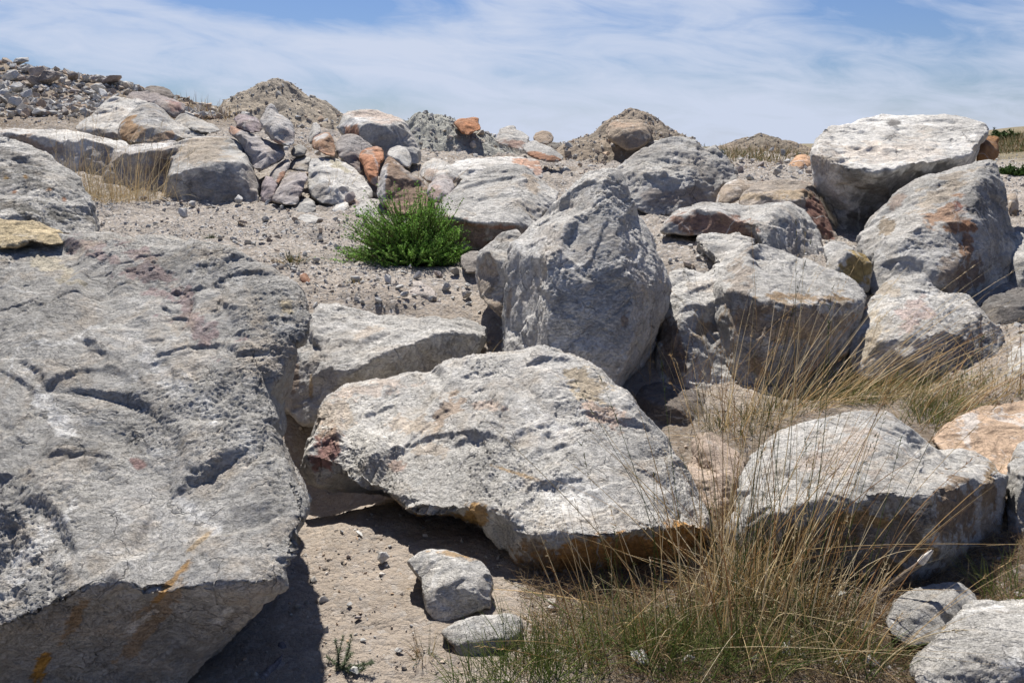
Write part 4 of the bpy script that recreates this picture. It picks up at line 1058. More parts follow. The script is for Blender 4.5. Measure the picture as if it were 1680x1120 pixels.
rock('boulder', 'pale wedge shaped boulder with layered top left of the brown pyramid rock', 'boulder',
     '505,290,11.5 506,272,11.8 513,261,12 526,260,12.1 537,257,12.2 552,260,12.1 567,266,12 582,276,11.8 594,288,11.6 604,302,11.4 611,317,11.2 605,330,11.0 590,337,10.8 570,336,10.8 548,338,10.8 528,336,10.8 513,325,10.9 507,308,11.2',
     ['505,290 520,289,11.3 540,296,11.1 556,310,10.9 570,336', '537,257 535,280,11.5 520,289', '582,276 575,300,11.2 590,337', '526,260 530,272,11.7 520,289'],
     T=.6, tone=1.1, big=.8, terr=1.2, bed=1.6, stains_shade=[((525, 315, 24, 18, 20), (.27, .24, .21), .75, .6), ((555, 270, 22, 6, 30), (.42, .37, .24), .7, .6), ((580, 332, 14, 6, 0), (.4, .26, .18), .7)])
rock('boulder', 'brown pyramid shaped rock with a pale left edge rising behind the green bush', 'boulder',
     '619,318,10.4 622,300,10.6 626,280,10.8 632,265,11 638,256,11.1 648,263,11 660,272,10.9 672,282,10.8 687,294,10.7 698,305,10.6 707,316,10.5 712,335,10.2 712,352,10 640,350,10', ['638,256 633,290,10.4 630,340,10.1 640,350'], T=.5, base=(.29, .20, .14), rough=.7, big=.9, stains_shade=[((627, 300, 7, 44, 8), C_WHITE, .75, .5), ((670, 285, 30, 4, 40), (.45, .40, .35), .7, .4)])
rock('rock', 'rounded grey rock pair top stone behind the brown pyramid rock', 'rock',
     '634,252,12 640,244,12.2 652,239,12.3 664,240,12.3 673,250,12.1 675,264,11.9 672,276,11.7 660,272,11.7 648,262,11.7 637,256,11.8', ['634,252 652,254,11.8 675,264'], T=.35, tone=.95, big=.5)
rock('rock', 'pale rock with pink staining right of the rounded grey rock and brown pyramid rock', 'rock',
     '690,290,11.2 691,276,11.5 698,265,11.7 712,259,11.8 725,262,11.7 740,270,11.5 749,280,11.3 754,293,11.1 742,303,10.9 722,302,10.8 704,300,10.9', ['690,290 710,284,11 730,285,10.9 754,293', '712,259 710,284'], T=.4, tone=1.1, big=.5, stains_shade=[((706, 283, 14, 8, 0), (.45, .33, .26), .7), ((740, 296, 14, 6, 0), (.28, .23, .2), .7)])
rock('rock', 'pinkish grey blocky rock just above the right side of the green bush', 'rock',
     '700,316,10.2 704,303,10.4 713,292,10.6 724,286,10.7 734,286,10.7 742,295,10.5 747,307,10.3 741,318,10.1 730,328,9.9 714,331,9.9 703,326,10', ['700,316 716,307,10.1 724,312,10 730,328', '734,286 728,300,10.2 724,312'], T=.35, tone=1.05, big=.5, base=(.40, .36, .34), stains_shade=[((714, 312, 12, 14, 20), (.44, .31, .25), .7)])
rock('boulder', 'long flat pale slab with an orange end lying above the round topped white boulder', 'boulder',
     '740,272,12.2 750,265,12.5 765,261,12.7 790,259,12.8 820,258,12.8 850,259,12.8 870,261,12.7 884,264,12.6 889,275,12.3 891,290,12 870,300,11.8 800,300,11.7 760,296,11.7 745,285,11.9', ['740,272 770,274,12.1 810,272,12.1 850,275,12.1 889,275'], T=.6, tone=1.15, big=.8, bed=1.5,
     stains_shade=[((852, 268, 36, 9, 5), (.44, .24, .15), .85, .7), ((880, 282, 10, 10, 0), (.44, .25, .17), .8)])
rock('rock', 'leaning rock with pale top and dark brown underside right of the grey gravel heap', 'rock',
     '811,232,15.4 815,222,15.7 822,211,16 832,207,16.2 845,206,16.2 850,215,16 860,219,15.9 868,224,15.7 866,236,15.3 862,247,15 845,246,15 830,241,15.1', ['811,232 835,229,15.3 868,224', '835,229 845,246'], T=.5, tone=1.0, big=.9, stains_shade=[((843, 236, 24, 7, 8), (.25, .15, .11), .85, .4)])
rock('rock', 'flat rock with an orange brown underside lying just below the leaning rock', 'rock',
     '857,245,14.6 864,235,14.9 875,230,15.1 890,234,15 903,241,14.8 915,250,14.5 926,259,14.3 918,265,14.1 900,266,14 880,261,14.1 866,254,14.3', ['857,245 880,247,14.4 905,254,14.2 926,259'], T=.5, tone=1.0, big=.9, stains_shade=[((888, 257, 34, 7, 12), (.34, .15, .07), .9, .3)])
rock('rock', 'bright orange rock on the crest of the grey gravel heap', 'rock',
     '745,205,18 746,197,18.2 755,194,18.4 765,193,18.4 775,192,18.4 783,193,18.3 786,203,18.1 790,213,17.8 778,217,17.6 768,222,17.5 758,219,17.6 751,211,17.8', ['745,205 765,204,17.8 786,203'], T=.5, base=(.42, .19, .09), big=.8, rough=1.5, terr=.8)
rock('rock', 'rounded tan rock on the skyline right of the orange rock', 'rock',
     '874,228,17.6 877,220,17.8 885,215,18 895,214,18 903,217,17.9 908,225,17.7 908,235,17.4 896,238,17.3 880,236,17.4', ['874,228 890,226,17.5 908,225'], T=.5, base=(.40, .31, .23), big=.8)
rock('boulder', 'big tan boulder sitting in the side of the sandy heap right of centre', 'boulder',
     '993,216,18 998,207,18.2 1005,199,18.4 1020,196,18.5 1035,197,18.5 1050,196,18.5 1062,200,18.4 1070,209,18.2 1071,220,18 1066,230,17.7 1058,238,17.5 1045,245,17.4 1030,246,17.4 1012,239,17.6 1000,228,17.8', ['998,207 1020,215,17.6 1050,212,17.6 1070,209', '1020,215 1030,246', '1050,212 1045,245'], T=.9, base=(.40, .32, .24), big=1.3, rough=1.2,
     stains_shade=[((1030, 205, 34, 8, 0), (.46, .32, .22), .6, .7), ((1035, 232, 30, 12, 0), (.27, .22, .18), .6, .7)])
rock('rock', 'mauve upright stone leaning against the smooth block boulder at the foot of the pile', 'rock',
     '427,320,11.2 430,300,11.4 436,287,11.6 446,290,11.5 456,303,11.3 450,318,11.1 447,332,11 432,332,11', ['436,287 440,305,11.2 432,332'], T=.3, base=(.36, .30, .30), big=.4)
rock('rock', 'pale slab with rusty underside tilted up to the right at the foot of the pile', 'rock',
     '441,292,11.6 447,280,11.8 457,268,12 468,260,12.1 478,262,12 474,276,11.7 466,290,11.5 456,303,11.3 447,300,11.4', ['447,300 452,287,11.5 474,268,11.8'], T=.25, tone=1.1, base=(.42, .38, .34), big=.4, stains_shade=[((460, 291, 6, 14, 35), C_RUST, .8)])
rock('rock', 'mauve grey faceted rock between the tilted slab and the pale wedge shaped boulder', 'rock',
     '447,330,10.9 455,312,11.1 463,295,11.4 475,283,11.6 490,280,11.6 503,282,11.5 505,292,11.3 500,305,11.1 494,318,10.9 487,335,10.7 468,337,10.7', ['463,295 480,297,11.1 500,296,11.1', '480,297 475,337,10.7'], T=.4, base=(.40, .36, .34), big=.5, stains_shade=[((490, 312, 12, 18, 20), (.28, .23, .22), .6)])
rock('rock', 'rock with dark speckles above the mauve faceted rock in the pile', 'rock',
     '471,280,12 476,268,12.2 487,258,12.3 500,254,12.4 512,258,12.2 508,270,12 505,281,11.8 490,281,11.7', ['471,280 490,270,11.9 512,262,12'], T=.35, tone=.95, big=.4, stains_shade=[((490, 270, 20, 10, 0), C_DARK, .5, 1.5)])
rock('rock', 'dark grey stone low in the shadows of the pile below the peaked rock', 'rock',
     '476,248,12.4 484,240,12.5 495,237,12.5 503,243,12.4 502,254,12.2 488,258,12.1 478,256,12.2', ['476,248 490,246,12.15 503,243'], T=.25, tone=.7, big=.4)
rock('rock', 'greyish pale stone on gravel below the pile, left of the pale wedge shaped boulder', 'rock', snap=True, outline=
     '478,345,10 485,335,10.2 497,325,10.4 508,325,10.3 518,333,10.1 519,345,9.9 510,353,9.8 492,350,9.8', lines=['478,345 500,338,9.95 519,340'], T=.3, tone=1.05, big=.4)
rock('rock', 'flat light stone on the gravel just below the greyish pale stone', 'rock', snap=True, outline=
     '486,358,9.4 497,351,9.6 510,352,9.6 524,356,9.5 528,362,9.3 516,369,9.2 498,367,9.2', lines=['486,358 510,360,9.3 528,362'], T=.2, tone=1.1, big=.4)
rock('rock', 'white rounded stone among the gravel left of the green bush', 'rock', snap=True, outline=
     '543,345,10 550,335,10.2 562,329,10.3 572,331,10.2 574,342,10 566,350,9.9 550,351,9.9', lines=['543,345 560,341,9.95 574,342'], T=.25, tone=1.25, big=.4)
rock('rock', 'light grey stone behind the upper left of the green bush', 'rock', snap=True, outline=
     '583,342,9.6 592,333,9.8 605,326,10 618,325,10 629,330,9.9 632,345,9.6 625,360,9.3 600,360,9.3 585,354,9.4', lines=['583,342 605,338,9.5 632,345'], T=.3, tone=.95, big=.4)
rock('rock', 'dark squat stone on the bank in front of the smooth block boulder', 'rock', snap=True, outline=
     '352,327,10.6 358,320,10.7 366,316,10.7 374,321,10.6 376,331,10.4 364,336,10.3 353,334,10.4', lines=['352,327 365,326,10.4 376,326'], T=.2, tone=.8, big=.35)
rock('rock', 'thin brown capped stone on the bank at the foot of the brownish block', 'rock', snap=True, outline=
     '258,318,10.9 266,309,11 278,307,11 290,311,10.9 300,317,10.8 318,320,10.7 310,326,10.5 280,325,10.5 262,325,10.6', lines=['258,318 285,319,10.65 318,320'], T=.2, tone=1.1, big=.4, base=(.38, .33, .28))

# ------------------------------------------------------------------ heaps of spoil
def hull_rock(g, ax=(1, 1, 1), n=13):
    P = g.normal(size=(n, 3))
    P /= np.linalg.norm(P, axis=1)[:, None]
    P *= g.uniform(0.75, 1.1, (n, 1)) * np.array(ax)
    bm = bmesh.new()
    for p in P:
        bm.verts.new(p)
    r_ = bmesh.ops.convex_hull(bm, input=bm.verts)
    bmesh.ops.delete(bm, geom=[v for v in bm.verts if not v.link_faces], context='VERTS')
    bmesh.ops.recalc_face_normals(bm, faces=bm.faces)
    bm.verts.index_update()
    V = np.array([v.co[:] for v in bm.verts])
    T = np.array([[v.index for v in f.verts] for f in bm.faces if len(f.verts) == 3])
    bm.free()
    return V, T

_g = np.random.default_rng(5)
PEB = [hull_rock(_g, (1, _g.uniform(.6, .95), _g.uniform(.4, .75)), int(_g.integers(9, 14))) for _ in range(24)]

def rand_rot(g, n, flat=0.6):
    ez = g.uniform(0, 2 * math.pi, n)
    ex = g.normal(size=n) * flat
    ey = g.normal(size=n) * flat
    def m(a, i, j):
        M = np.tile(np.eye(3), (n, 1, 1))
        M[:, i, i] = np.cos(a)
        M[:, j, j] = np.cos(a)
        M[:, i, j] = -np.sin(a)
        M[:, j, i] = np.sin(a)
        return M
    return m(ez, 0, 1) @ m(ex, 1, 2) @ m(ey, 0, 2)

PAL = np.array([(.44, .43, .405), (.50, .485, .455), (.34, .33, .31), (.56, .545, .51), (.46, .40, .33), (.40, .34, .28), (.29, .265, .24), (.48, .36, .26)])

def pebbles(name, P, S, seed, pal=PAL, pw=None, mat=None, parent=None, flat=0.6):
    g = np.random.default_rng(seed)
    n = len(P)
    M = rand_rot(g, n, flat)
    kind = g.integers(0, len(PEB), n)
    cc = pal[g.choice(len(pal), n, p=pw)] * g.uniform(.8, 1.15, (n, 1))
    Vs, Ts, Cs, o = [], [], [], 0
    for k in range(len(PEB)):
        s = np.nonzero(kind == k)[0]
        if not len(s):
            continue
        V, T = PEB[k]
        W = np.einsum('nij,vj->nvi', M[s], V) * S[s][:, None, None] + P[s][:, None, :]
        Vs.append(W.reshape(-1, 3))
        Ts.append((T[None] + (np.arange(len(s)) * len(V))[:, None, None]).reshape(-1, 3) + o)
        Cs.append(np.repeat(cc[s], len(V), 0))
        o += len(s) * len(V)
    V = np.concatenate(Vs)
    me = new_mesh(name, V, np.concatenate(Ts), np.concatenate([np.concatenate(Cs), np.zeros((len(V), 1))], -1), False, mat or M_GRAVEL)
    return link(name, me, parent=parent)

M_HEAP = simple_rock('heap_earth', 3.0, 1.2)

def heap(label, px, py, Y, RX, RY, H, top, cols, seed, npeb=1500, skew=0.0, pal=PAL):
    c = at(px, py, Y)
    nr, nt_ = 110, 300
    rr = np.linspace(0, 1, nr) ** 0.9
    th = np.linspace(0, 2 * math.pi, nt_, endpoint=False)
    Rr, Th = np.meshgrid(rr, th, indexing='ij')
    x = Rr * np.cos(Th) * RX
    y = Rr * np.sin(Th) * RY
    D = np.stack([np.cos(Th).ravel() * 1.2, np.sin(Th).ravel() * 1.2, np.full(Th.size, seed * 1.0)], -1)
    wob = 1 + 0.28 * fbm(D, 3).reshape(Th.shape)
    t = Rr / wob
    prof = 1 - np.clip((np.sqrt(t * t + top * top) - top) / (math.sqrt(1 + top * top) - top), 0, 1.2)
    z = H * prof
    x = x + skew * RX * prof
    P = np.stack([x.ravel(), y.ravel(), z.ravel()], -1)
    q = P + seed * 13.1
    gul = fbm(np.stack([np.cos(Th).ravel() * 4, np.sin(Th).ravel() * 4, Rr.ravel() * .7 + seed], -1), 3, .5)
    P[:, 2] += gul * 0.06 * np.clip(Rr.ravel() * 3, 0, 1)
    dz = 0.12 * fbm(q * 1.3, 4) + 0.04 * chips(q * 3.2) + 0.014 * chips(q * 8) + .02 * fbm(q * 14, 3)
    P[:, 2] += dz
    P[:, 0] += 0.06 * fbm(q * 2.5 + 40, 3)
    n1 = np.clip(0.5 + 1.3 * fbm(q * np.array([.9, .9, 2.2]) + 5, 4), 0, 1)[:, None]
    n2 = np.clip(0.5 + 1.6 * fbm(q * 4 + 9, 4), 0, 1)[:, None]
    col = np.array(cols[0]) * (1 - n1) + np.array(cols[1]) * n1
    col = col * (1 - n2 * .5) + np.array(cols[2]) * n2 * .5
    i = np.arange(nr * nt_).reshape(nr, nt_)
    j = np.roll(i, -1, 1)
    Fq = np.stack([i[:-1], i[1:], j[1:], j[:-1]], -1).reshape(-1, 4)
    base = c - np.array([skew * RX, 0, H])
    me = new_mesh('spoil_heap', P, Fq, np.concatenate([col, np.zeros((len(P), 1))], -1), True, M_HEAP)
    o = link('spoil_heap', me, base)
    tag(o, label, 'heap')
    g = np.random.default_rng(seed)
    s = (np.sqrt(g.random(npeb)) * (nr - 1)).astype(int) * nt_ + g.integers(0, nt_, npeb)
    S = np.clip(g.lognormal(-4.0, .75, npeb), .008, .15)
    pb = pebbles('loose_stone', P[s] + g.normal(size=(npeb, 3)) * [.02, .02, .004], S, seed + 1, pal, parent=o)
    pb['kind'] = 'stuff'
    return o

heap('tall conical sandy brown heap of earth and stones on the skyline left of centre', 446, 133, 22, 3.0, 2.8, 1.6, .10,
     ((.36, .30, .225), (.29, .25, .20), (.42, .36, .28)), 3, 3600)
heap('low heap of dark greenish grey gravel on the skyline in the centre', 712, 186, 19, 2.3, 2.2, 1.25, .22,
     ((.37, .36, .31), (.43, .42, .36), (.33, .325, .28)), 8, 4000, -.05, PAL[[0, 0, 2, 2, 2, 4]])
heap('brownish heap with a big tan boulder in its side on the skyline right of centre', 1040, 180, 19.5, 2.2, 2.0, 1.3, .08,
     ((.34, .27, .20), (.26, .22, .17), (.40, .33, .25)), 15, 2200)
heap('small distant brown heap of earth on the skyline left of the giant tabular boulder', 1250, 223, 29, 2.4, 2.2, .75, .16,
     ((.29, .23, .17), (.20, .17, .13), (.33, .27, .20)), 21, 900)
heap('low grey bank of gravel between the grey heap and the sandy heap right of centre', 850, 232, 20, 3.6, 2.0, .8, .30,
     ((.24, .22, .18), (.30, .27, .23), (.20, .185, .16)), 33, 2200)

# ------------------------------------------------------------------ loose stones, each an object
def proto(k, ax, base, rough=1.3):
    V, T = hull_rock(np.random.default_rng(1000 + k), ax, 15)
    me, org = build_mesh('stone', V, T, 0.045, 500 + k, rough * .8, .8, .6, .3, base, [], M_RUB, 1)
    # centre it again
    return me, float(-org[2])

M_RUB = limestone('limestone_rubble', 3.0, .8, .35)
PROTO = []
for k, (ax, bs) in enumerate([((1, .8, .6), (.47, .46, .43)), ((1, .7, .5), (.42, .41, .385)), ((1, .9, .8), (.40, .37, .33)), ((1, .65, .75), (.47, .46, .44)),
                              ((1, .75, .45), (.33, .325, .315)), ((1, .85, .65), (.42, .34, .27)), ((1, .7, .7), (.28, .24, .21)), ((1, .8, .6), (.36, .31, .29)),
                              ((1, .6, .4), (.50, .49, .46)), ((1, .8, .7), (.36, .21, .13))]):
    PROTO.append(proto(k, ax, bs))

def stone(px, py, wpx, label, group, k=None, aspect=None, sink=.2, tilt=.5, rz=None, name='stone'):
    p = ground_hit(px, py)
    Y = p[1]
    s = wpx * Y / F / 2
    k = random.choice((0, 0, 1, 1, 3, 3, 8, 2, 4, 5, 7, 6)) if k is None else k
    me, h = PROTO[k]
    o = link(name, me, p)
    o.rotation_euler = (random.gauss(0, tilt), random.gauss(0, tilt), random.uniform(0, 6.28) if rz is None else rz)
    a = aspect or random.uniform(.75, 1.1)
    o.scale = (s, s * random.uniform(.8, 1.2), s * a)
    o.location.z = p[2] - h * s * a * .15 + s * .35 * (1 - sink)
    tag(o, label, 'stone', group)
    return o

def region(poly, n, smin, smax, label, group, pw=2.0, **kw):
    xs = [p[0] for p in poly]
    ys = [p[1] for p in poly]
    done = []
    tries = 0
    while len(done) < n and tries < n * 60:
        tries += 1
        x, y = random.uniform(min(xs), max(xs)), random.uniform(min(ys), max(ys))
        if not in_poly(x, y, poly):
            continue
        s = smin + (smax - smin) * random.random() ** pw
        if any(abs(x - a) < (s + c) * .33 and abs(y - b) < (s + c) * .25 for a, b, c in done):
            continue
        done.append((x, y, s))
    done.sort(key=lambda q: q[1])
    for x, y, s in done:
        stone(x, y, s, label, group, **kw)

LB = 'grey angular stone in the rubble on the upper left slope'
GR = 'rubble stones on the upper left slope'
region([(-10, 112), (40, 118), (100, 128), (190, 142), (215, 152), (200, 158), (150, 160), (60, 150), (50, 200), (-10, 208)], 150, 15, 50, LB, GR, 1.6, sink=0)
region([(50, 150), (150, 165), (140, 195), (120, 208), (40, 205)], 22, 7, 18, 'small pale stone on the brown earth patch of the upper left slope', 'small stones on the brown earth of the slope')
region([(225, 328), (330, 322), (420, 332), (500, 350), (560, 365), (480, 372), (380, 360), (250, 350)], 38, 8, 24, 'pale chip of stone on the gravel bank below the smooth block boulder', 'stones on the gravel bank', 2.2)
region([(560, 452), (640, 440), (760, 452), (780, 490), (660, 512), (600, 500), (560, 480)], 44, 8, 26, 'pale broken stone on the gravel above the low broad slab', 'broken stones above the low slab', 2.0)
region([(470, 235), (560, 240), (600, 300), (700, 330), (620, 345), (500, 330), (470, 300)], 16, 14, 30, 'small stone filling a gap in the boulder pile left of centre', 'stones in the gaps of the pile', 1.5, sink=-.5)
region([(905, 268), (1010, 250), (1000, 275), (960, 290), (910, 292)], 14, 8, 22, 'stone on the slope below the sandy heap right of centre', 'stones below the sandy heap')
region([(1190, 255), (1335, 255), (1335, 295), (1195, 308)], 40, 6, 24, 'pale stone on the flat ground left of the giant tabular boulder', 'stones on the flat ground behind')
region([(1640, 262), (1690, 262), (1690, 330), (1650, 330)], 10, 5, 14, 'pale stone on the gravel flat at the right edge', 'stones on the right gravel flat')
region([(1100, 395), (1160, 400), (1165, 440), (1100, 440)], 12, 7, 22, 'small stone on the gravel pocket right of the tall pointed boulder', 'stones in the gravel pocket')
region([(545, 860), (640, 890), (670, 1000), (730, 1110), (590, 1110), (560, 960)], 24, 5, 18, 'small grey pebble on the open sand in the foreground', 'pebbles on the sand', 1.5)
region([(860, 1000), (1400, 960), (1500, 1110), (880, 1110)], 14, 14, 44, 'pale stone half hidden in the foreground grass', 'stones in the foreground grass', 1.5)
region([(700, 245), (760, 235), (905, 258), (900, 268), (760, 262), (700, 262)], 22, 7, 20, 'stone at the foot of the dark greenish grey heap', 'stones at the foot of the grey gravel heap')
region([(1075, 262), (1190, 250), (1200, 290), (1195, 330), (1080, 345)], 16, 8, 26, 'pale stone scattered behind the long grey boulder with the red brown edge', 'stones behind the long grey boulder')
region([(240, 372), (480, 378), (560, 372), (590, 400), (640, 445), (540, 460), (460, 455), (330, 405)], 46, 6, 17, 'grey chip of stone on the open gravel slope left of the green bush', 'chips on the gravel slope', 1.8)
for a in [(626, 930, 30, 'upright grey chip of stone standing on the sand in the foreground', 3, 1.2), (590, 885, 26, 'flat grey sliver of stone on the sand near the shadow of the centre slab', 8, .5),
          (655, 1075, 22, 'grey elongated stone on the sand near the low rounded rock', 1, .7), (582, 1108, 26, 'small stone at the bottom edge beside the grey green seedling', 0, .7),
          (398, 368, 26, 'pale tan stone alone in the middle of the gravel slope', 5, .6), (430, 402, 22, 'bluish grey flat stone low on the gravel slope', 4, .5),
          (35, 112, 36, 'largest pointed dark grey stone on the skyline of the upper left slope', 4, 1.0), (80, 112, 28, 'squarish dark stone on the skyline of the upper left slope', 6, .9),
          (118, 122, 24, 'white topped stone on the skyline of the upper left slope', 8, .8), (160, 130, 18, 'narrow upright stone on the skyline of the upper left slope', 7, 1.2),
          (186, 146, 38, 'long brown stone near the top right of the rubble slope', 7, .6), (84, 140, 34, 'dark slanted slab stone above the brown earth patch', 4, .9), (30, 160, 26, 'pale block in the middle of the rubble slope', 3, .9),
          (1480, 1040, 30, 'rounded stone tucked beside the dark shaded rock', 2, .8), (1290, 1075, 50, 'pale flat stone under the foreground grass at the bottom', 8, .5), (1050, 1095, 44, 'low pale stone at the bottom edge among green grass', 3, .5),
          (1165, 1000, 30, 'pinkish pebble between grass tufts in front of the centre slab', 5, .7), (905, 1000, 26, 'brownish pebble beside the low rounded rock', 2, .7)]:
    stone(a[0], a[1], a[2], a[3], None, a[4], a[5], 0.0, .3)

# ------------------------------------------------------------------ gravel nobody could count
def scatter(n, y0, y1, u0, u1, seed, keep=None):
    g = np.random.default_rng(seed)
    Y = y0 * (y1 / y0) ** g.random(n)
    X = g.uniform(u0, u1, n) * Y
    if keep is not None:
        k = keep(X, Y, g)
        X, Y = X[k], Y[k]
    return X, Y, g

def clump(X, Y, g):
    n_ = fbm(np.stack([X * .9, Y * .9, X * 0 + 3], -1), 3)
    return g.random(len(X)) < np.clip(0.55 + n_ * 2.6, .06, 1) * np.clip((Y - 5.2) / 1.2, 0, 1)

X, Y, g = scatter(150000, 5.3, 24, -.72, .72, 31, clump)
S = np.clip(g.lognormal(-4.95, .75, len(X)), .003, .06) * (Y / 8) ** .55
tag(pebbles('gravel', np.stack([X, Y, ground_z(X, Y) + S * .1], -1), S * .78, 32, PAL[[0, 1, 2, 3, 4, 5, 0, 4]]), kind='stuff')
X, Y, g = scatter(26000, 18, 60, -.2, .75, 41)
S = np.clip(g.lognormal(-3.9, .5, len(X)), .01, .12)
tag(pebbles('gravel', np.stack([X, Y, ground_z(X, Y)], -1), S, 42, PAL[[0, 1, 3, 3, 4]]), kind='stuff')
X, Y, g = scatter(34000, 1.9, 6, -.75, .75, 51, lambda X, Y, g: g.random(len(X)) < np.clip(.35 + 1.5 * fbm(np.stack([X * 2, Y * 2, X * 0], -1), 2), .05, 1))
S = np.clip(g.lognormal(-5.65, .65, len(X)), .0014, .024)
tag(pebbles('gravel', np.stack([X, Y, ground_z(X, Y) + S * .2], -1), S, 52, PAL * np.array([1.05, 1.0, .95])), kind='stuff')
g = np.random.default_rng(61)
n = 20000
X = g.uniform(-11.5, -5.2, n)
Y = g.uniform(15.5, 22, n)
zz = ground_z(X, Y)
k = (zz > 2.15) & (g.random(n) < np.clip(.5 + 1.6 * fbm(np.stack([X, Y, X * 0], -1), 2), .1, 1))
X, Y, zz = X[k], Y[k], zz[k]
S = np.clip(g.lognormal(-3.1, .6, len(X)), .012, .16)
tag(pebbles('rubble', np.stack([X, Y, zz + S * .2], -1), S, 62), kind='stuff')

# ------------------------------------------------------------------ plants
def strips(base, direc, bend, L, W, col, seg=6, thin=.35, seed=0, tipcol=None, taper=.8):
    """tapered three-sided blades; every argument has one row per blade"""
    g = np.random.default_rng(seed)
    n = len(base)
    t = np.linspace(0, 1, seg + 1)
    C = base[:, None] + direc[:, None] * (L[:, None] * t)[..., None] + bend[:, None] * (L[:, None] * t ** 2)[..., None]
    tan = direc[:, None] + 2 * bend[:, None] * t[None, :, None]
    tan /= np.linalg.norm(tan, axis=-1, keepdims=True) + 1e-9
    r_ = g.normal(size=(n, 3))
    s1 = np.cross(tan, r_[:, None])
    s1 /= np.linalg.norm(s1, axis=-1, keepdims=True) + 1e-9
    s2 = np.cross(tan, s1)
    ww = (W[:, None] * np.clip(1 - t ** 2, 0.0, 1)[None] ** taper + .00015)[..., None]
    ring = np.stack([C + s1 * ww, C - s1 * ww * .5 + s2 * ww * thin * 1.7, C - s1 * ww * .5 - s2 * ww * thin * 1.7], 2)
    V = ring.reshape(-1, 3)
    i = np.arange(n * (seg + 1) * 3).reshape(n, seg + 1, 3)
    j = np.roll(i, -1, 2)
    Fq = np.stack([i[:, :-1], j[:, :-1], j[:, 1:], i[:, 1:]], -1).reshape(-1, 4)
    cc = np.repeat(col[:, None], seg + 1, 1)
    if tipcol is not None:
        m_ = (t ** 1.5)[None, :, None]
        cc = cc * (1 - m_) + tipcol[:, None] * m_
    cc = np.repeat(cc[:, :, None], 3, 2).reshape(-1, 3)
    return V, Fq, cc

def join(parts):
    o, Vs, Fs, Cs = 0, [], [], []
    for V, Fq, c in parts:
        Vs.append(V)
        Fs.append(Fq + o)
        Cs.append(c)
        o += len(V)
    return np.concatenate(Vs), np.concatenate(Fs), np.concatenate(Cs)

STRAW = np.array([(.72, .57, .33), (.62, .46, .24), (.80, .70, .50), (.42, .26, .13), (.70, .60, .40)])
GREEN = np.array([(.09, .14, .035), (.06, .10, .025), (.13, .17, .05), (.19, .19, .07)])

def grow(g, c, rad, n, H, spread, lean, pal, w, curl=.5, ht=.35, tip=None, seg=6):
    ang = g.uniform(0, 2 * math.pi, n)
    rr = rad * np.sqrt(g.random(n))
    b = np.stack([c[0] + rr * np.cos(ang), c[1] + rr * np.sin(ang), np.zeros(n)], -1)
    b[:, 2] = ground_z(b[:, 0], b[:, 1], False) - .02
    a2 = ang + g.normal(size=n) * .8
    sp = np.abs(g.normal(size=n)) * spread
    d = np.stack([np.cos(a2) * sp + lean[0], np.sin(a2) * sp + lean[1], np.ones(n)], -1)
    d /= np.linalg.norm(d, axis=1)[:, None]
    bd = np.stack([d[:, 0] * 1.2, d[:, 1] * 1.2, -np.abs(g.normal(size=n)) * .35 - .05], -1) * curl * g.uniform(.2, 1.2, (n, 1))
    bd += g.normal(size=(n, 3)) * .05
    L = H * np.clip(g.normal(1, ht, n), .25, 1.7)
    col = pal[g.integers(0, len(pal), n)] * g.uniform(.75, 1.2, (n, 1))
    tipc = None if tip is None else tip[g.integers(0, len(tip), n)] * g.uniform(.8, 1.2, (n, 1))
    W = np.full(n, w) * g.uniform(.45, 1.6, n)
    return strips(b, d, bd, L, W, col, seg, .35, int(g.integers(1e6)), tipc), (b, d, bd, L, col)

def heads(g, info, frac=.6, k=9, size=.016):
    """loose seed heads at the stalk tips"""
    b, d, bd, L, col = info
    s = np.nonzero(g.random(len(L)) < frac)[0]
    t = g.uniform(.80, 1.0, (len(s), k))
    P = b[s][:, None] + d[s][:, None] * (L[s][:, None] * t)[..., None] + bd[s][:, None] * (L[s][:, None] * t ** 2)[..., None]
    P = P.reshape(-1, 3)
    dr = np.repeat(d[s] + 2 * bd[s], k, 0) + g.normal(size=(len(P), 3)) * .35
    dr /= np.linalg.norm(dr, axis=1)[:, None]
    n = len(P)
    return strips(P, dr, g.normal(size=(n, 3)) * .1, np.full(n, size) * g.uniform(.6, 1.4, n), np.full(n, .0011), np.repeat(col[s], k, 0) * .9, 2, .6, 3)

def grass(name, tufts, seed, kind='stuff'):
    g = np.random.default_rng(seed)
    parts = []
    for tf in tufts:
        c = ground_hit(tf['px'], tf['py'])
        for a in tf['sets']:
            P, info = grow(g, c, tf.get('rad', .12), **a['g'])
            parts.append(P)
            if a.get('head'):
                parts.append(heads(g, info, a['head'], 9, a.get('hs', .016)))
    V, Fq, C = join(parts)
    o = link(name, new_mesh(name, V, Fq, C, True, M_PLANT))
    return tag(o, kind=kind)

def st(n, H, spread, lean, w=.0011, curl=.5, pal=STRAW, **k):
    return dict(n=n, H=H, spread=spread, lean=lean, pal=pal, w=w, curl=curl, **k)

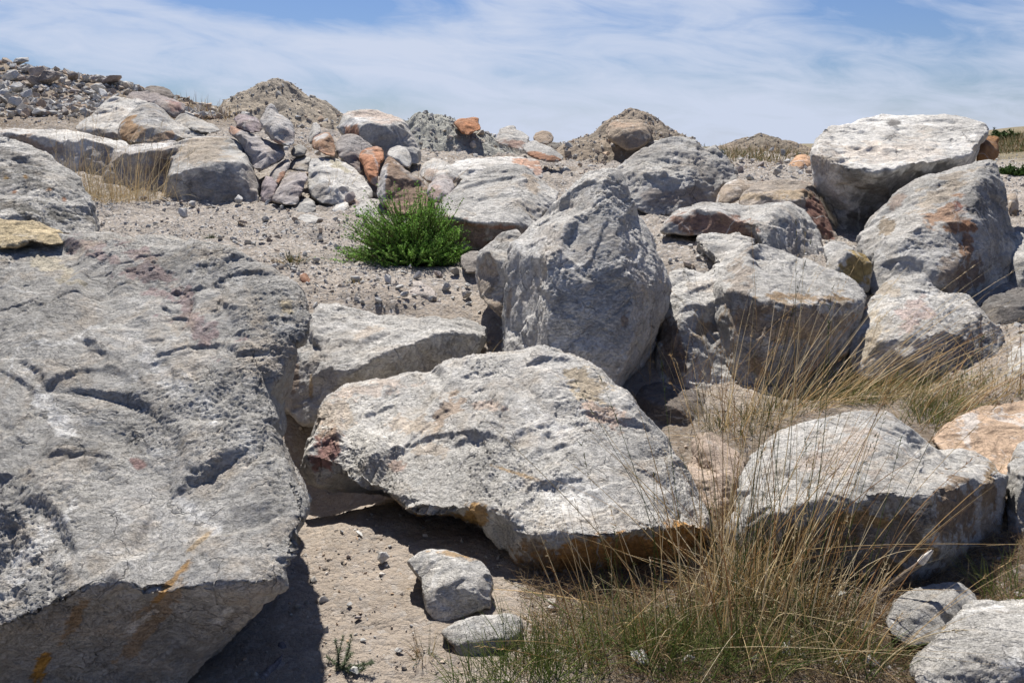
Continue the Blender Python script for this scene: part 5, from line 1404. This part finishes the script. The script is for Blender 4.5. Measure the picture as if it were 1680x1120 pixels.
# tall straw grass in front of the slabs
T = []
for px, py, q, lx, hgt in [(1190, 1000, 1.0, 0.0, .62), (1250, 1010, 1.1, .08, .66), (1310, 1000, .9, .12, .62), (1130, 1040, .9, -.05, .50), (1360, 1030, .7, .15, .50), (1215, 960, .8, .05, .66),
                           (1060, 1060, .8, -.12, .42), (1000, 1085, .8, -.15, .34), (1230, 1085, 1.0, .1, .48), (1330, 1095, .8, .15, .45), (1420, 1085, .7, .2, .36), (1160, 920, .5, -.05, .5), (1280, 960, .6, .1, .6), (950, 1060, .4, -.2, .3)]:
    T.append(dict(px=px, py=py, rad=.10, sets=[
        dict(g=st(int(17 * q), hgt * 1.25, .34, (lx, 0), .0019, .35, STRAW, seg=9), head=.5),
        dict(g=st(int(7 * q), hgt * 1.3, .25, (lx * .3, 0), .0012, .15, GREEN, seg=9), head=.5),
        dict(g=st(int(13 * q), hgt * 1.0, 1.1, (lx, -.1), .0012, .9, STRAW, seg=9), head=.2),
        dict(g=st(int(22 * q), hgt * .45, .9, (lx * .5, 0), .0013, 1.3, STRAW, tip=STRAW)),
        dict(g=st(int(75 * q), hgt * .30, .6, (lx * .5, 0), .0013, .8, GREEN, tip=STRAW[[1, 4]]))]))
grass('tall_dry_grass', T, 71)
# grass behind the white topped boulder, blown over to the right
T = []
for px, py, q, lx, hgt in [(1215, 705, .8, .25, .50), (1262, 690, 1.1, .3, .62), (1310, 668, 1, .5, .62), (1180, 690, .4, -.1, .45), (1360, 655, 1, .8, .66), (1420, 655, 1, .9, .66), (1480, 665, 1.0, .9, .62), (1540, 675, .9, .8, .55),
                           (1590, 660, .7, .3, .45), (1640, 650, .6, .1, .42), (1670, 640, .5, .0, .42), (1520, 700, .7, .7, .4), (1250, 730, .4, .2, .35)]:
    T.append(dict(px=px, py=py, rad=.17, sets=[
        dict(g=st(int(22 * q), hgt * 1.15, .42, (lx, .05), .0018, .3, STRAW * 1.1, seg=7), head=.4, hs=.02),
        dict(g=st(int(30 * q), hgt * .5, .9, (lx * .6, 0), .0013, .9, STRAW * 1.1)),
        dict(g=st(int(110 * q), hgt * .32, .6, (lx * .4, 0), .0016, .6, GREEN, tip=STRAW[[1, 4]]))]))
grass('windblown_dry_grass', T, 72)
T = []
for px, py, q in [(110, 322, 1), (140, 326, 1), (175, 330, 1.2), (210, 330, 1.1), (245, 326, .8), (130, 300, .7), (195, 322, .8), (280, 322, .4)]:
    T.append(dict(px=px, py=py, rad=.35, sets=[dict(g=st(int(26 * q), .68, .25, (.12, 0), .0024, .3, STRAW[[0, 2, 4]]), head=.4, hs=.03),
                                               dict(g=st(int(60 * q), .32, .9, (0, 0), .0022, 1.0, STRAW[[0, 2, 4]] * .95))]))
grass('dry_grass', T, 73)
T = []
for px, py, h in [(340, 186, .3), (325, 190, .3), (798, 212, .35), (815, 218, .25), (1100, 222, .35), (1085, 215, .3), (920, 228, .25), (1200, 243, .25), (1310, 240, .3), (1290, 243, .25), (985, 215, .3), (540, 200, .3), (1225, 252, .3), (1270, 252, .3), (1240, 262, .3), (1325, 246, .3)]:
    T.append(dict(px=px, py=py, rad=.7, sets=[dict(g=st(60, h, .4, (0, 0), .0045, .4, STRAW * .85))]))
for px in range(1095, 1345, 14):
    for py in (247, 254, 262):
        T.append(dict(px=px + (py * 7) % 11, py=py, rad=.9, sets=[dict(g=st(40, .22, .5, (0, 0), .007, .4, np.concatenate([STRAW * .75, GREEN * 1.2])))]))
for px in range(1635, 1700, 12):
    for py in (226, 232, 240, 250):
        T.append(dict(px=px, py=py, rad=1.6, sets=[dict(g=st(90, .35, .5, (0, 0), .012, .4, np.concatenate([STRAW * .7, GREEN * 1.2])))]))
grass('far_dry_grass', T, 74)
T = []
for px, py, h, n in [(700, 330, .5, 14), (690, 335, .5, 12), (640, 345, .4, 8), (555, 330, .45, 14), (545, 332, .4, 8), (520, 325, .3, 8), (735, 575, .22, 16), (778, 580, .2, 12), (1130, 640, .5, 16), (1085, 640, .6, 10), (1000, 640, .45, 6), (1180, 650, .7, 18), (1250, 640, .8, 10)]:
    T.append(dict(px=px, py=py, rad=.12, sets=[dict(g=st(n, h, .45, (.1, 0), .0013 if py > 400 else .0025, .5, STRAW, seg=8), head=.3)]))
grass('sparse_dry_grass', T, 75)
# matted dead grass on the ground
g = np.random.default_rng(76)
n = 32000
X = g.uniform(.02, 2.3, n)
Y = g.uniform(2.15, 4.2, n)
k = (fbm(np.stack([X * 2, Y * 2, X * 0 + 8], -1), 3) + np.clip((X - .05) * 1.4, 0, .4) - np.clip((Y - 3.3), 0, 1) * .6 > -.22)
X, Y = X[k], Y[k]
n = len(X)
b = np.stack([X, Y, ground_z(X, Y, False) + g.uniform(0, .035, n)], -1)
a = g.uniform(0, 6.28, n)
d = np.stack([np.cos(a), np.sin(a), g.uniform(-.05, .6, n)], -1)
mat_col = np.array([(.30, .20, .11), (.38, .28, .16), (.24, .16, .09), (.44, .34, .20)])
V, Fq, C = strips(b, d, g.normal(size=(n, 3)) * .5, g.uniform(.02, .085, n), g.uniform(.0005, .0012, n), mat_col[g.integers(0, 4, n)], 4, .5, 5)
tag(link('grass_litter', new_mesh('grass_litter', V, Fq, C, True, M_PLANT)), kind='stuff')
T = []
for px, py, q in [(880, 1085, .6), (790, 1125, .6), (860, 1115, 1.1), (1420, 632, .7), (1500, 632, .7), (1580, 640, .7), (930, 1110, 1.1), (1480, 640, .8), (1440, 640, .8), (1400, 660, .8), (1560, 670, .8), (1660, 985, .7), (1380, 625, .6), (1530, 690, .8), (1010, 1050, 1), (1080, 1080, 1.2), (1160, 1060, 1.2), (1240, 1100, 1.2), (1310, 1060, 1), (1120, 1110, 1.2), (1390, 1100, .9)]:
    T.append(dict(px=px, py=py, rad=.12, sets=[dict(g=st(int(190 * q), .15, .5, (0, 0), .0014, .6, GREEN * 2.0, tip=GREEN[[2, 3]] * 1.5))]))
grass('green_grass', T, 77)

def tuft(label, px, py, n, H, pal, rad=.03, w=.0016):
    g = np.random.default_rng(int(px))
    c = ground_hit(px, py)
    P, _ = grow(g, c, rad, n, H, .6, (0, 0), pal, w, .6)
    me = new_mesh('grass_tuft', P[0] - c, P[1], P[2], True, M_PLANT)
    tag(link('grass_tuft', me, c), label, 'grass tuft')

tuft('small yellow green grass tuft alone on the gravel slope', 483, 436, 170, .12, np.concatenate([GREEN, STRAW[:2]]), .05, .0022)
tuft('tiny green sprout on the gravel above the left foreground boulder', 348, 392, 60, .07, GREEN, .04, .002)
tuft('thin brown grass tuft on the sand left of the low rounded rock', 697, 1085, 50, .10, np.concatenate([STRAW, GREEN]), .03, .0009)
tuft('tiny grass tuft on gravel below the green bush near broken stones', 585, 470, 40, .09, np.concatenate([GREEN, STRAW]), .03, .002)

def bush(label, px, py, rx, h, ntw, nleaf, ls, pal, seed, name='bush', cat='bush', up=.75, stemc=(.16, .11, .07), wleaf=.28, skewx=0.0, bare=.3, tw=.0032):
    g = np.random.default_rng(seed)
    c = ground_hit(px, py)
    a = g.uniform(0, 2 * math.pi, ntw)
    el = np.arcsin(g.uniform(.02, 1, ntw)) * up
    d = np.stack([np.cos(a) * np.cos(el) * rx, np.sin(a) * np.cos(el) * rx, np.sin(el) * h * 1.05 + .08 * h], -1)
    lump = 1 + .55 * fbm(d / rx * 2.2 + seed, 2)
    d *= (g.uniform(.72, 1.05, ntw) * lump)[:, None]
    d[:, 0] += np.where(d[:, 0] < 0, skewx * d[:, 0], 0)
    L = np.linalg.norm(d, axis=1)
    u = d / L[:, None]
    bend = np.stack([u[:, 0] * .25, u[:, 1] * .25, np.full(ntw, .28)], -1) * g.uniform(.3, 1, (ntw, 1)) + g.normal(size=(ntw, 3)) * .16
    u2 = u - bend
    L = L * .97
    b = g.normal(size=(ntw, 3)) * [.1 * rx, .1 * rx, .0]
    P1 = strips(b, u2, bend, L, np.full(ntw, tw), np.tile(np.array(stemc), (ntw, 1)), 5, .9, seed)
    root = tag(bpy.data.objects.new(name, None), label, cat)
    COL.objects.link(root)
    root.location = c
    link('twigs', new_mesh('twigs', P1[0], P1[1], P1[2], True, M_PLANT), parent=root)
    t = np.clip(g.uniform(bare, 1.06, (ntw, nleaf)), 0, 1)
    Q = b[:, None] + u2[:, None] * (L[:, None] * t)[..., None] + bend[:, None] * (L[:, None] * t ** 2)[..., None]
    Q = Q.reshape(-1, 3)
    n = len(Q)
    ax = np.repeat(u, nleaf, 0)
    dr = ax * .15 + g.normal(size=(n, 3)) * .6 + [0, 0, .25]
    dr /= np.linalg.norm(dr, axis=1)[:, None]
    tone = np.repeat(g.uniform(.7, 1.25, ntw), nleaf)[:, None]
    cc = pal[g.integers(0, len(pal), n)] * g.uniform(.8, 1.2, (n, 1)) * tone
    P2 = strips(Q, dr, g.normal(size=(n, 3)) * .08, ls * g.uniform(.6, 1.3, n), np.full(n, ls * wleaf) * g.uniform(.7, 1.2, n), cc, 2, .15, seed + 1, None, .6)
    link('foliage', new_mesh('foliage', P2[0], P2[1], P2[2], True, M_PLANT), parent=root)
    return root

BG = np.array([(.075, .15, .028), (.10, .19, .035), (.055, .11, .022), (.13, .22, .05)])
bush('dense bright green bush growing on the gravel between the rocks', 684, 434, .50, .50, 1500, 60, .016, BG * np.array([3.2, 2.9, 3.0]), 81, skewx=.30, wleaf=.30, up=1.0)
SG = np.array([(.17, .21, .12), (.22, .26, .16), (.13, .17, .10)])
bush('small grey green seedling on the sand at the bottom', 562, 1108, .09, .15, 9, 170, .013, SG * 1.3, 82, 'seedling', 'plant', 1.0, wleaf=.09, bare=.03, tw=.0012)
bush('small round green shrub on the distant gravel flat at the right edge', 1659, 290, .35, .28, 120, 30, .06, BG * .9, 83)
bush('tiny dark green shrub on the far grassy rise at the right edge', 1646, 229, .9, .6, 100, 30, .16, BG * .8, 84)
bush('tiny green shrub beside the distant brown heap', 1320, 246, .35, .22, 70, 24, .06, BG * .9, 85)

def tube(name, pts, radii, base, mat, label=None, cat=None, sides=8, seed=1, rings=5, loc=None, parent=None):
    pts = np.array(pts, float)
    m_ = (len(pts) - 1) * rings + 1
    tt = np.linspace(0, len(pts) - 1, m_)
    C = np.stack([np.interp(tt, range(len(pts)), pts[:, k]) for k in range(3)], -1)
    C[1:-1] = (C[:-2] + C[2:] + 2 * C[1:-1]) / 4
    r_ = np.interp(tt, range(len(pts)), radii)
    tn = np.gradient(C, axis=0)
    tn /= np.linalg.norm(tn, axis=1)[:, None]
    s1 = np.cross(tn, [0.3, 0.2, 1.0])
    s1 /= np.linalg.norm(s1, axis=1)[:, None]
    s2 = np.cross(tn, s1)
    a = np.linspace(0, 2 * math.pi, sides, endpoint=False)
    V = C[:, None] + (s1[:, None] * np.cos(a)[None, :, None] + s2[:, None] * np.sin(a)[None, :, None]) * r_[:, None, None]
    V = V.reshape(-1, 3)
    V += (0.18 * r_.repeat(sides) * fbm(V * 60 + seed, 2))[:, None]
    i = np.arange(m_ * sides).reshape(m_, sides)
    j = np.roll(i, -1, 1)
    Fq = np.stack([i[:-1], j[:-1], j[1:], i[1:]], -1).reshape(-1, 4)
    loc = pts[0] if loc is None else np.array(loc)
    # pale tip, as if snapped off
    col = np.tile(np.array(base), (len(V), 1)) * (1 + .3 * fbm(V * [30, 30, 30] + 3, 3)[:, None])
    me = new_mesh(name, V - loc, Fq, np.concatenate([col, np.ones((len(V), 1))], -1), True, mat)
    o = link(name, me, loc if parent is None else (0, 0, 0), parent)
    if label:
        tag(o, label, cat)
    return o

s0 = at(1436, 982, 2.98)
s1_ = at(1480, 945, 2.96)
s2_ = at(1512, 922, 2.94)
s3_ = at(1527, 904, 2.92)
stk = tube('dead_stick', [at(1405, 1000, 3.0), s0, s1_, s2_, s3_], [.012, .011, .010, .011, .009], (.16, .125, .095), M_WOOD,
           'broken weathered stick with a snapped white end leaning in front of the white topped boulder', 'stick')
tube('snapped_tip', [at(1510, 923, 2.93), at(1519, 913, 2.92), at(1530, 902, 2.91)], [.0125, .012, .004], (.62, .58, .52), M_WOOD, loc=np.array(stk.location), parent=stk)
tw = tube('dead_twig', [at(1520, 1060, 2.72), at(1545, 1068, 2.70), at(1570, 1066, 2.68), at(1600, 1050, 2.68)], [.0028, .003, .0024, .0012], (.05, .04, .035), M_WOOD,
          'thin dark twig lying on the broad rock in the bottom right corner', 'twig', sides=5)
tube('side_shoot', [at(1580, 1061, 2.68), at(1590, 1075, 2.66), at(1588, 1090, 2.64)], [.0018, .0015, .0008], (.05, .04, .035), M_WOOD, sides=5, loc=np.array(tw.location), parent=tw)
tube('side_shoot', [at(1550, 1068, 2.70), at(1540, 1050, 2.70), at(1548, 1035, 2.72)], [.0016, .0013, .0008], (.05, .04, .035), M_WOOD, sides=5, loc=np.array(tw.location), parent=tw)
g = np.random.default_rng(90)
n = 60
b = np.tile(at(1436, 978, 2.96), (n, 1)) + g.normal(size=(n, 3)) * [.03, .02, .008]
d = g.normal(size=(n, 3)) * [1, .5, .5]
d /= np.linalg.norm(d, axis=1)[:, None]
P = strips(b, d, g.normal(size=(n, 3)) * .5, g.uniform(.03, .10, n), g.uniform(.0006, .0016, n), np.tile(np.array((.50, .43, .34)), (n, 1)) * g.uniform(.6, 1.2, (n, 1)), 5, .5, 9)
link('root_fibres', new_mesh('root_fibres', P[0] - np.array(stk.location), P[1], P[2], True, M_PLANT), parent=stk)
